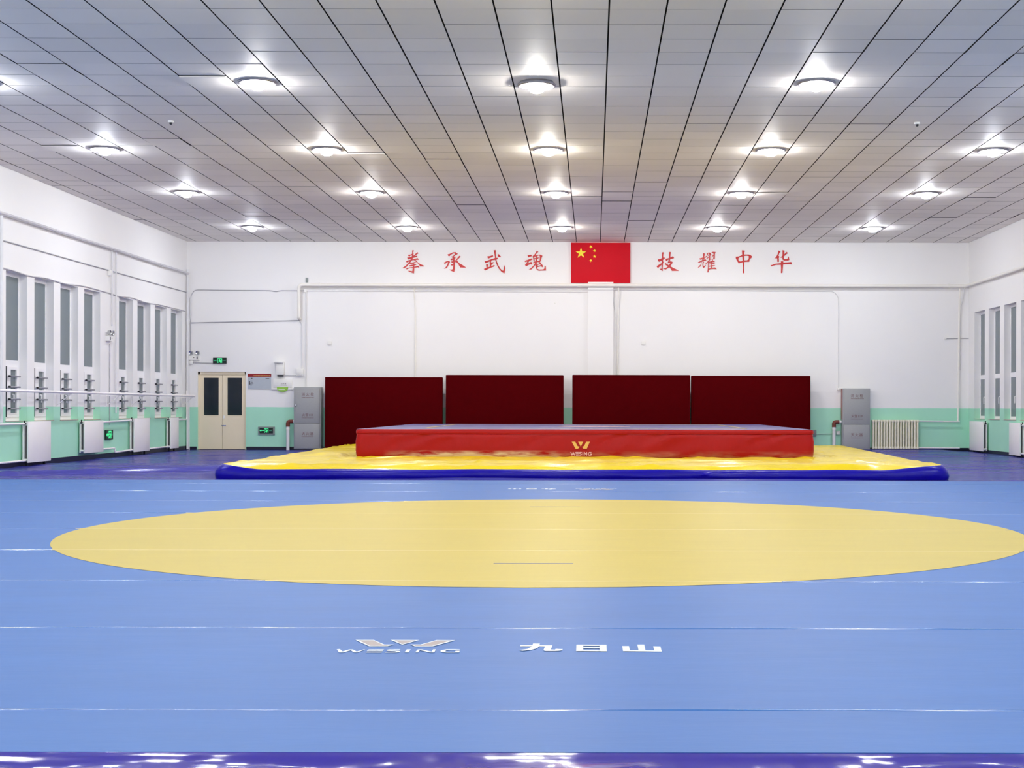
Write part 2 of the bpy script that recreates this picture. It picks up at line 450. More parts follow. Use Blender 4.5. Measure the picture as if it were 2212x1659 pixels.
# double door in the back wall
def door():
    yd = YB + 0.06
    x0, x1 = d_l, d_r
    r = struct('door_1', B(x0, x0+0.045, yd-0.02, yd+0.07, 0, DOOR_TOP), m_door)
    bm = bmesh.new(); box(bm, x1-0.035, x1, yd-0.02, yd+0.07, 0, DOOR_TOP); box(bm, x0, x1, yd-0.02, yd+0.07, DOOR_TOP-0.07, DOOR_TOP)
    part('door_frame', bm, m_door, r, None)
    part('threshold', B(x0, x1, YB-0.01, yd+0.07, -0.012, 0.012), m_dark, r, None)
    xm = at(480.5, 900, yd).x
    for (a, b, pa, pb) in ((x0+0.047, xm-0.003, 440.5, 472.5), (xm+0.003, x1-0.037, 491.5, 522.5)):
        ga, gb = at(pa, 816, yd).x, at(pb, 816, yd).x
        gz1, gz0 = at(460, 816, yd).z, at(460, 897, yd).z
        top = DOOR_TOP - 0.073
        bm = bmesh.new()
        box(bm, a, ga, yd, yd+0.04, 0.02, top); box(bm, gb, b, yd, yd+0.04, 0.02, top)
        box(bm, ga, gb, yd, yd+0.04, 0.02, gz0); box(bm, ga, gb, yd, yd+0.04, gz1, top)
        lf = part('door_leaf', bm, m_door, r, None)
        part('pane', B(ga, gb, yd+0.018, yd+0.026, gz0, gz1), m_doorglass, lf, None, label='dark glass pane')
        bm = bmesh.new()
        e = 0.012
        box(bm, ga-e, ga, yd-0.006, yd, gz0-e, gz1+e); box(bm, gb, gb+e, yd-0.006, yd, gz0-e, gz1+e)
        box(bm, ga, gb, yd-0.006, yd, gz0-e, gz0); box(bm, ga, gb, yd-0.006, yd, gz1, gz1+e)
        part('glazing_bead', bm, m_door, lf, None)
    h = at(484, 919, yd)
    part('latch', B(h.x-0.06, h.x+0.05, yd-0.02, yd, h.z-0.012, h.z+0.012, bev=0.004), m_steel, r)
    h = at(484, 900, yd)
    part('lock', B(h.x-0.03, h.x+0.02, yd-0.012, yd, h.z-0.05, h.z+0.03, bev=0.004), m_cream, r)
door()

# ================================================================== FLOOR COVER (purple vinyl sheet laid over the hall floor)
def floor_cover():
    bm = bmesh.new()
    xs = [XL+0.03 + (XR-XL-0.06)*i/260 for i in range(261)]
    ys = [YF+0.1 + (20.0-YF-0.1)*j/30 for j in range(30)] + [20.0 + (YB-0.06-20.0)*j/330 for j in range(331)]
    folds = [(21.15, 0.07, 0.030, -0.02)] + [(22.0+1.02*k+0.3*math.sin(k*2.3), 0.055+0.02*(k % 3), 0.020+0.006*(k % 2), 0.03*math.sin(k*1.7)) for k in range(13)]
    rows = []
    for y in ys:
        row = []
        for x in xs:
            z = 0.003
            if y > 20.2:
                z += 0.004*(1+nz(x*0.25, y*1.6, 3.1)) 
                for yc, wd, h, sl in folds:
                    c = yc + sl*(x-0) + 0.15*nz(x*0.5, yc)
                    a = max(0, 0.55 + 0.9*nz(x*0.35, yc*3.7))
                    z += h*a*math.exp(-((y-c)/wd)**2)
            if x < -6.0:
                t_ = min(1, max(0, (x+9.3)/2.9)); c = 21.7 + 2.5*t_**0.8
                z += 0.075*min(1, (x+9.9)/0.8 if x > -9.9 else 0)*math.exp(-((y-c)/0.13)**2)
            if y > YB-2.4 and x > 5.7: z += 0.044*((y-(YB-2.4))/2.34)**1.3*min(1, (x-5.7)/0.3)*min(1, max(0, (9.2-x)/0.5))
            if x < XL+0.30 and y < 27: z += 0.05*max(0, nz(y*1.1, 2.0)+0.15)*(XL+0.30-x)/0.27
            row.append(bm.verts.new((x, y, z)))
        rows.append(row)
    for a, b in zip(rows, rows[1:]):
        for i in range(len(xs)-1): bm.faces.new((a[i], a[i+1], b[i+1], b[i]))
    bmesh.ops.solidify(bm, geom=bm.faces[:], thickness=0.002)
    solo('floor_cover', bm, m_vinyl, 'glossy purple vinyl sheet wrinkled over the hall floor around the wrestling mat', 'floor cover', (0, 15, 0), smooth=80)
floor_cover()

# ================================================================== WRESTLING MAT
MX0, MX1, MY0, MY1, MH = -9.5, 8.8, 4.29, 20.33, 0.04
CX, CY, CR = -0.402, 12.165, 3.97
RIDGES = [4.885 + 1.813*k for k in range(9)]
def mat_z(x, y):
    z = MH + 0.0012*nz(x*0.6, y*0.6, 5)
    for k, r in enumerate(RIDGES):
        d = y - r - 0.010*nz(x*0.8, k*3.3)
        if abs(d) < 0.14:
            z += 0.0010*math.exp(-(d/0.05)**2)
    return z
def mat_rows(y0, y1, step):
    ys = {y0, y1}
    y = y0
    while y < y1: ys.add(round(y, 4)); y += step
    for r in RIDGES:
        for d in (-0.09, -0.07, -0.055, -0.042, -0.03, -0.02, -0.01, 0, 0.01, 0.02, 0.03, 0.042, 0.055, 0.07, 0.09):
            if y0 < r+d < y1: ys.add(round(r+d, 4))
    return sorted(ys)
def wrestling_mat():
    t = thing('wrestling_mat', 'large light blue wrestling mat with a big yellow centre circle filling the hall floor', 'mat', (CX, CY, 0))
    bm = bmesh.new()
    xs = [MX0 + (MX1-MX0)*i/120 for i in range(121)]
    rows = []
    for y in mat_rows(MY0, MY1, 0.22):
        rows.append([bm.verts.new((x, y, mat_z(x, y))) for x in xs])
    for a, b in zip(rows, rows[1:]):
        for i in range(len(xs)-1): bm.faces.new((a[i], a[i+1], b[i+1], b[i]))
    # low edge all round
    ring = [rows[0][i] for i in range(len(xs))] + [r[-1] for r in rows[1:]] + rows[-1][-2::-1] + [r[0] for r in rows[-2:0:-1]]
    low = [bm.verts.new((v.co.x, v.co.y, 0.006)) for v in ring]
    for i in range(len(ring)):
        k = (i+1) % len(ring); bm.faces.new((ring[i], ring[k], low[k], low[i]))
    part('mat_cover', bm, m_mat, t, 60)
    # yellow circle, sewn in flush with the cover
    bm = bmesh.new()
    cols = []
    ys = mat_rows(CY-CR, CY+CR, 0.04)
    rows = []
    for y in ys:
        hw = math.sqrt(max(0.0, CR*CR - (y-CY)**2)) * (1 + 0.0010*nz(y*2.2, 1.0))
        rows.append([bm.verts.new((CX + hw*(2*i/60-1), y, mat_z(CX + hw*(2*i/60-1), y) + 0.0016)) for i in range(61)])
    for a, b in zip(rows, rows[1:]):
        for i in range(60):
            if (a[i].co-a[i+1].co).length < 1e-5 and (b[i].co-b[i+1].co).length < 1e-5: continue
            bm.faces.new((a[i], a[i+1], b[i+1], b[i]))
    bmesh.ops.remove_doubles(bm, verts=bm.verts, dist=1e-5)
    part('centre_circle', bm, m_matyel, t, 60, label='yellow centre circle')
    for k, r in enumerate(RIDGES):                       # raised welded seams across the cover
        if r > MY1-0.1: continue
        bm = bmesh.new(); prev = None
        n = 260
        for i in range(n+1):
            x = MX0+0.02 + (MX1-MX0-0.04)*i/n
            yc = r + 0.010*nz(x*0.8, k*3.3) + 0.004*nz(x*2.5, k*1.7)
            h = 0.0040*max(0.0, 0.42 + 1.2*nz(x*0.40, k*7.1) + 0.35*nz(x*1.9, k*2.1))*(0.4 if (x-CX)**2 + (r-CY)**2 < CR*CR else 1)
            wd = 0.019
            row = [bm.verts.new((x, yc+wd*q, mat_z(x, yc+wd*q) + (0.0012 if (x-CX)**2 + (yc-CY)**2 < (CR+0.03)**2 else -0.0005) + (max(0.0, h)+0.0006)*(0.5+0.5*math.cos(math.pi*q)))) for q in (-1, -0.75, -0.5, -0.25, 0, 0.25, 0.5, 0.75, 1)]
            if prev:
                ins = (x-CX)**2 + (r-CY)**2 < CR*CR
                for a in range(8):
                    fc = bm.faces.new((prev[a], row[a], row[a+1], prev[a+1])); fc.material_index = 1 if ins else 0
            prev = row
        part('seam', bm, [m_seam, m_seamyel], t, 80)
    for s in (1, -1):
        yy = CY + s*2.69
        part('start_line', B(CX-0.265, CX+0.265, yy-0.008, yy+0.008, MH+0.002, MH+0.0042), m_mark, t, None, label='thin grey start line')
    # near skirt: crumpled glossy purple vinyl falling from the edge to the floor
    bm = bmesh.new()
    def skirt(ya, yb, nx, ny, amp):
        rows = []
        for j in range(ny+1):
            s = (j/ny)**1.8
            y = ya + (yb-ya)*s
            row = []
            for i in range(nx+1):
                x = MX0 + (MX1-MX0)*i/nx
                z = MH*0.97*math.exp(-(s*0.75/0.085)**1.3) + 0.006*min(1, s*20)
                c = noise.noise(Vector((x*1.0+1.6*y, y*1.9, 1.7)))
                rdg = 1-abs(noise.noise(Vector((x*2.3-1.4*y, y*4.1, 9.2))))*2
                z += amp*min(1, s*6)*(1.3*abs(c) + 0.6*max(0, rdg)**2)*(0.35+0.65*math.sin(math.pi*min(1, s*1.05)))
                row.append(bm.verts.new((x, y + 0.006*nz(x*1.5, 3), z)))
            rows.append(row)
        for a, b in zip(rows, rows[1:]):
            for i in range(nx): bm.faces.new((a[i], a[i+1], b[i+1], b[i]))
    skirt(MY0+0.004, MY0-0.75, 420, 34, 0.026)
    part('edge_skirt', bm, m_skirt, t, 80, label='crumpled purple vinyl edge skirt')
    # printed marks (traced on the mat plane)
    S1, S2 = 290/2212, 340/2212
    up = Vector((0, 0, 0.0005))
    def g1(u, v): p = ground(720+u*S1, 1370+v*S1); return Vector((p.x, p.y, MH+0.0022))
    def g2(u, v): p = ground(1110+u*S2, 1380+v*S2); return Vector((p.x, p.y, MH+0.0022))
    def turned(g):
        def h(u, v):
            p = g(u, v); return Vector((2*CX-p.x, 2*CY-p.y, p.z))
        return h
    mark = [[(365,102),(665,102),(840,178),(1000,178),(890,208),(590,208)], [(945,102),(1415,105),(1135,182)], [(1270,178),(1440,178),(1700,105),(2010,108),(1635,210),(1345,210)]]
    inner = [[(420,110),(655,110),(825,186),(945,186),(878,200),(605,200)], [(1010,110),(1355,112),(1135,172)], [(1310,186),(1450,186),(1712,113),(1935,114),(1622,202),(1355,202)]]
    word = [[(55,260),(108,255),(150,295),(262,262),(322,262),(385,296),(505,262),(525,262),(395,310),(335,310),(290,275),(165,310),(95,310)],
            [(580,261),(835,261),(828,270),(572,270)], [(560,281),(820,281),(812,290),(552,290)], [(540,302),(800,302),(795,312),(535,312)],
            [(1105,259),(920,261),(880,270),(878,280),(900,286),(1020,292),(1035,298),(1015,303),(860,303),(853,312),(1040,311),(1090,304),(1105,292),(1085,284),(960,278),(940,274),(950,268),(1100,268)],
            [(1210,260),(1275,260),(1240,310),(1173,310)],
            [(1390,262),(1460,262),(1620,298),(1645,260),(1690,260),(1662,310),(1590,310),(1425,272),(1398,310),(1348,310)],
            [(2085,262),(2000,258),(1860,260),(1780,275),(1762,290),(1790,305),(1880,312),(2070,310),(2085,283),(2015,283),(2005,302),(1900,303),(1855,298),(1842,288),(1865,275),(1930,267),(2080,270)]]
    hanzi = [[(92,97),(262,97),(270,73),(368,75),(355,97),(542,99),(520,158),(575,162),(590,150),(688,154),(670,172),(590,180),(440,180),(415,168),(440,115),(352,113),(330,140),(250,163),(120,177),(68,168),(190,150),(240,125),(250,113),(92,113)],
             [(880,90),(975,90),(975,182),(875,182)], [(1203,92),(1302,92),(1307,185),(1203,184)], [(970,90),(1208,92),(1208,107),(970,106)], [(970,127),(1208,128),(1208,143),(970,142)], [(970,162),(1208,164),(1208,184),(970,182)],
             [(1523,110),(1618,110),(1628,168),(1752,170),(1735,88),(1832,88),(1850,170),(1973,173),(1958,113),(2060,115),(2078,188),(1535,183)]]
    for a, b, where in ((g1, g2, 'near edge'), (turned(g1), turned(g2), 'far edge')):
        bm = bmesh.new()
        for p in mark: poly(bm, [a(*q) for q in p], up)
        lg = part('printed_logo', bm, m_white_print, t, None, label='white edged wing logo at the %s' % where)
        bm = bmesh.new()
        for p in inner: poly(bm, [a(*q)+Vector((0,0,0.0004)) for q in p], up)
        part('logo_fill', bm, m_tan_print, lg, None)
        bm = bmesh.new()
        for p in word: poly(bm, [a(*q) for q in p], up)
        part('lettering', bm, m_white_print, t, None, label='white word under the logo at the %s' % where)
        bm = bmesh.new()
        for p in hanzi: poly(bm, [b(*q) for q in p], up)
        part('lettering', bm, m_white_print, t, None, label='white three-character lettering at the %s' % where)
wrestling_mat()

# ================================================================== LANDING PAD AND PLATFORM
PADZ = 0.20
PADC = [Vector((-5.68, 21.22)), Vector((5.32, 21.22)), Vector((5.90, 33.4)), Vector((-5.86, 33.4))]
def rounded_outline(corners, r, per_corner, per_side):
    pts = []
    n = len(corners)
    for i in range(n):
        a, b, c = corners[i-1], corners[i], corners[(i+1) % n]
        p, q = b + (a-b).normalized()*r, b + (c-b).normalized()*r
        for k in range(per_corner+1):
            t = k/per_corner; pts.append((1-t)**2*p + 2*t*(1-t)*b + t*t*q)
        nxt = c + (b-c).normalized()*r
        for k in range(1, per_side): pts.append(q + (nxt-q)*k/per_side)
    return pts
def pad_edge(p):
    z = 0.205
    if p.y < 23.2:
        d = p.x + 5.68 if p.x < 0 else 5.32 - p.x
        L = 0.75 if p.x < 0 else 1.05
        t_ = min(1, max(0, d/L)); t_ = t_*t_*(3-2*t_)
        z = 0.228 - (0.072 - 0.010*nz(p.x*0.9, 3.0))*t_*min(1, max(0, (22.6-p.y)/1.0)) - 0.02*max(0, min(1, (p.y-21.8)/1.0))
    return z + 0.006*nz(p.x*1.3, p.y*1.3, 4)
def landing_pad():
    t = thing('landing_pad', 'huge yellow topped crash pad with blue sides lying under the red platform', 'crash pad', (0, 27, 0))
    top = rounded_outline([c.lerp(Vector((0, 27.3)), 0.012) for c in PADC], 0.30, 16, 110)
    bot = rounded_outline(PADC, 0.16, 16, 110)
    ctr = Vector((0, 27.3))
    bm = bmesh.new(); N = len(top)
    levels = [(0.0, 0.0), (0.25, 0.03), (0.55, 0.14), (0.8, 0.38), (0.94, 0.75), (1.0, 1.0)]
    rings = []
    for s, k in levels:
        ring = []
        for i in range(N):
            p = bot[i].lerp(top[i], k)
            o = (p-ctr).normalized()
            wv = math.sin(math.pi*s)*(0.016 + 0.020*nz(p.x*1.6 + 1.6*s, p.y*1.6, 2) + 0.016*max(0, 1-4*abs(nz(p.x*1.3-1.8*s, p.y*1.3+s, 6)))) 
            ztop = pad_edge(top[i])
            ring.append(bm.verts.new((p.x+o.x*wv, p.y+o.y*wv, 0.012 + (ztop-0.012)*s)))
        rings.append(ring)
    for a, b in zip(rings, rings[1:]):
        for i in range(N): bm.faces.new((a[i], a[(i+1) % N], b[(i+1) % N], b[i]))
    bm.faces.new(rings[0][::-1])
    part('side_cover', bm, m_padblue, t, 60, label='deep blue side cover')
    bm = bmesh.new(); rings = []
    fr = [0, 0.004, 0.010, 0.018, 0.027] + [0.037+0.011*k for k in range(24)] + [0.32+0.05*k for k in range(13)]
    for f in fr:
        ring = []
        for i in range(N):
            p = top[i].lerp(ctr, f)
            q = top[i]; e = min(1, f/0.02)
            g_ = min(1, (p-q).length/0.55); g_ = g_*(2-g_)
            z = pad_edge(q)*(1-g_) + (PADZ+0.006)*g_
            if not (-4.5 < p.x < 4.2 and p.y > 24.55):
                z += e*(0.024*nz(p.x*0.9+0.4*p.y, p.y*1.5, 8) + 0.022*max(0, 1-4*abs(nz(p.x*0.8-p.y*0.6, p.y*1.9, 1.5)))**2 + 0.012*max(0, 1-4*abs(nz(p.x*1.6+p.y*1.1, p.y*1.2, 4.5)))**2 + 0.008)
                if p.x < -3.9 and p.y < 26.3 and p.y > 24.0: z += 0.05*math.exp(-((p.x+4.7)/0.35)**2-((p.y-25.4)/0.5)**2)
                if p.y < 24.55 and abs(p.x) < 4.2: z += 0.012*e*(1+nz(p.x*1.1, 7))
            else: z = min(z, PADZ-0.002)
            ring.append(bm.verts.new((p.x, p.y, z)))
        rings.append(ring)
    for a, b in zip(rings, rings[1:]):
        for i in range(N): bm.faces.new((a[i], a[(i+1) % N], b[(i+1) % N], b[i]))
    bm.faces.new(rings[-1])
    part('top_cover', bm, m_padyel, t, 80, label='wrinkled yellow top cover')
landing_pad()

PX0, PX1, PY0, PY1, PZ0, PZ1 = -4.17, 3.85, 24.88, 32.9, 0.205, 0.70
def platform():
    t = thing('fighting_platform', 'square raised fighting platform with red vinyl sides and blue top on the yellow pad', 'platform', (-0.16, 28.9, PZ0))
    cs = [Vector((PX0, PY0)), Vector((PX1, PY0)), Vector((PX1, PY1)), Vector((PX0, PY1))]
    ol = rounded_outline(cs, 0.12, 8, 150)
    N = len(ol); ctr = Vector(((PX0+PX1)/2, (PY0+PY1)/2))
    bm = bmesh.new(); rings = []
    prof = [(0.0, -0.05), (0.0, -0.012), (0.012, 0.0), (0.06, 0.008), (0.12, 0.010), (0.2, 0.008), (0.28, 0.005), (0.35, 0.003), (0.395, 0.0), (0.415, -0.004), (0.42, 0.012), (0.445, 0.015), (0.47, 0.012), (0.485, 0.004), (0.495, -0.012)]
    for h, off in prof:
        ring = []
        for p in ol:
            o = Vector((0, 0))
            if abs(p.x-PX0) < 0.13: o.x -= 1
            if abs(p.x-PX1) < 0.13: o.x += 1
            if abs(p.y-PY0) < 0.13: o.y -= 1
            if abs(p.y-PY1) < 0.13: o.y += 1
            if o.length: o.normalize()
            wv = 0.0
            if 0.02 < h < 0.41:
                a = p.x if abs(o.y) > abs(o.x) else p.y
                calm = 1 - math.exp(-((a-CX+0.15)/0.55)**2) if o.y < -0.5 else 1
                wv = calm*(0.016*nz(a*2.6 - h*5, h*2.2, 3) + 0.012*nz(a*1.1, h*1.5, 6) + 0.016*max(0, 1-4*abs(nz(a*1.7-h*4.5, h*1.2, 11)))*min(1, h/0.2))
            hh = PZ0 + h + (0.006*nz(p.x*0.9, p.y*0.9, 2) if h > 0.05 and h < 0.48 else 0)
            if h < 0.03: hh += 0.012*max(0, nz(p.x*0.8, p.y*0.8, 5))
            ring.append(bm.verts.new((p.x + o.x*(off+wv), p.y + o.y*(off+wv), hh)))
        rings.append(ring)
    for a, b in zip(rings, rings[1:]):
        for i in range(N): bm.faces.new((a[i], a[(i+1) % N], b[(i+1) % N], b[i]))
    bm.faces.new(rings[0][::-1])
    part('side_skirt', bm, m_red, t, 60, label='red vinyl side skirt with pale scuffs')
    bm = bmesh.new(); nx = 60
    g = [[bm.verts.new((PX0+0.012+(PX1-PX0-0.024)*i/nx, PY0+0.012+(PY1-PY0-0.024)*j/nx, PZ1 + 0.003*nz(i*0.22, j*0.22, 3))) for i in range(nx+1)] for j in range(nx+1)]
    for j in range(nx):
        for i in range(nx): bm.faces.new((g[j][i], g[j][i+1], g[j+1][i+1], g[j+1][i]))
    part('top_cover', bm, m_topcover, t, 80, label='blue top cover')
    bm = bmesh.new(); d, wd, z0, z1 = 1.05, 0.05, PZ1+0.003, PZ1+0.006
    box(bm, PX0+d, PX0+d+wd, PY0+d, PY1-d, z0, z1); box(bm, PX1-d-wd, PX1-d, PY0+d, PY1-d, z0, z1)
    box(bm, PX0+d, PX1-d, PY0+d, PY0+d+wd, z0, z1); box(bm, PX0+d, PX1-d, PY1-d-wd, PY1-d, z0, z1)
    part('boundary_line', bm, m_topline, t, None, label='yellow boundary line')
    bm = bmesh.new(); lathe(bm, [(0.0005, 0), (0.75, 0), (0.75, 0.003), (0.0005, 0.003)], ((PX0+PX1)/2+0.15, (PY0+PY1)/2, PZ1+0.003), seg=40)
    part('centre_emblem', bm, m_pink, t, None, label='pale printed centre disc')
    S = 280/2212
    def f(u, v): p = at(1120+u*S, 900+v*S, PY0-0.016); return p
    vec = Vector((0, -0.003, 0))
    bm = bmesh.new()
    for p in ([(908,428),(968,428),(1010,505),(1045,515),(1015,548),(975,550)], [(1018,428),(1105,428),(1062,512)], [(1088,515),(1120,500),(1158,428),(1218,428),(1165,548),(1105,548)]):
        poly(bm, [f(*q) for q in p], vec)
    part('printed_logo', bm, m_gold, t, None, label='gold wing logo')
    bm = bmesh.new()
    for p in ([(885,605),(900,605),(915,645),(928,605),(940,605),(952,645),(965,605),(978,605),(958,665),(948,665),(934,628),(918,665),(908,665)],
              [(980,603),(1025,603),(1025,613),(980,613)], [(980,628),(1025,628),(1025,638),(980,638)], [(980,655),(1025,655),(1025,665),(980,665)],
              [(1080,605),(1045,603),(1033,615),(1035,628),(1065,642),(1066,650),(1058,654),(1032,652),(1030,662),(1062,665),(1080,655),(1080,642),(1050,625),(1048,616),(1056,613),(1080,615)],
              [(1092,605),(1104,605),(1104,665),(1092,665)],
              [(1118,605),(1130,605),(1158,645),(1158,605),(1170,605),(1170,665),(1160,665),(1130,622),(1130,665),(1118,665)],
              [(1245,605),(1210,603),(1190,618),(1183,640),(1192,660),(1215,667),(1245,662),(1250,632),(1222,632),(1222,642),(1236,642),(1234,654),(1212,656),(1198,645),(1200,625),(1215,614),(1243,616)]):
        poly(bm, [f(*q) for q in p], vec)
    part('lettering', bm, m_pink, t, None, label='pale pink word under the gold logo')
platform()

# ================================================================== UPRIGHT MAROON MATS
def gym_mat(x0, x1, top, y, label, lean):
    t = thing('gym_mat', label, 'gym mat', ((x0+x1)/2, y, 0.012), 'maroon mats leaning on the back wall')
    bm = bmesh.new()
    box(bm, x0, x1, y, y+0.16, 0.014, top, bev=0.018, seg=3)
    bmesh.ops.rotate(bm, verts=bm.verts, cent=(0, y+0.16, 0.014), matrix=Matrix.Rotation(lean, 3, 'X'))
    for v in bm.verts: v.co.y += 0.006*nz(v.co.x, v.co.z, 4)
    part('cover', bm, m_maroon, t, 40)
    bm = tube(bmesh.new(), fillet([(x0+0.05, y, 0.05), (x0+0.05, y, top-0.04), (x1-0.05, y, top-0.04), (x1-0.05, y, 0.05)], 0.03), 0.006, 8)
    bmesh.ops.rotate(bm, verts=bm.verts, cent=(0, y+0.16, 0.014), matrix=Matrix.Rotation(lean, 3, 'X'))
    part('piping', bm, m_maroon, t, None)
gp = 'maroon mat standing upright against the back wall, '
gym_mat(-6.71, -3.78, 1.835, 35.40, gp + 'leftmost, beside the grey cabinet', -0.02)
gym_mat(-3.70, -0.76, 1.895, 35.44, gp + 'second from the left', -0.02)
gym_mat(-0.54, 2.395, 1.90, 35.36, gp + 'third from the left, below the flag', -0.02)
gym_mat(2.425, 5.40, 1.885, 35.40, gp + 'rightmost of the four', -0.02)

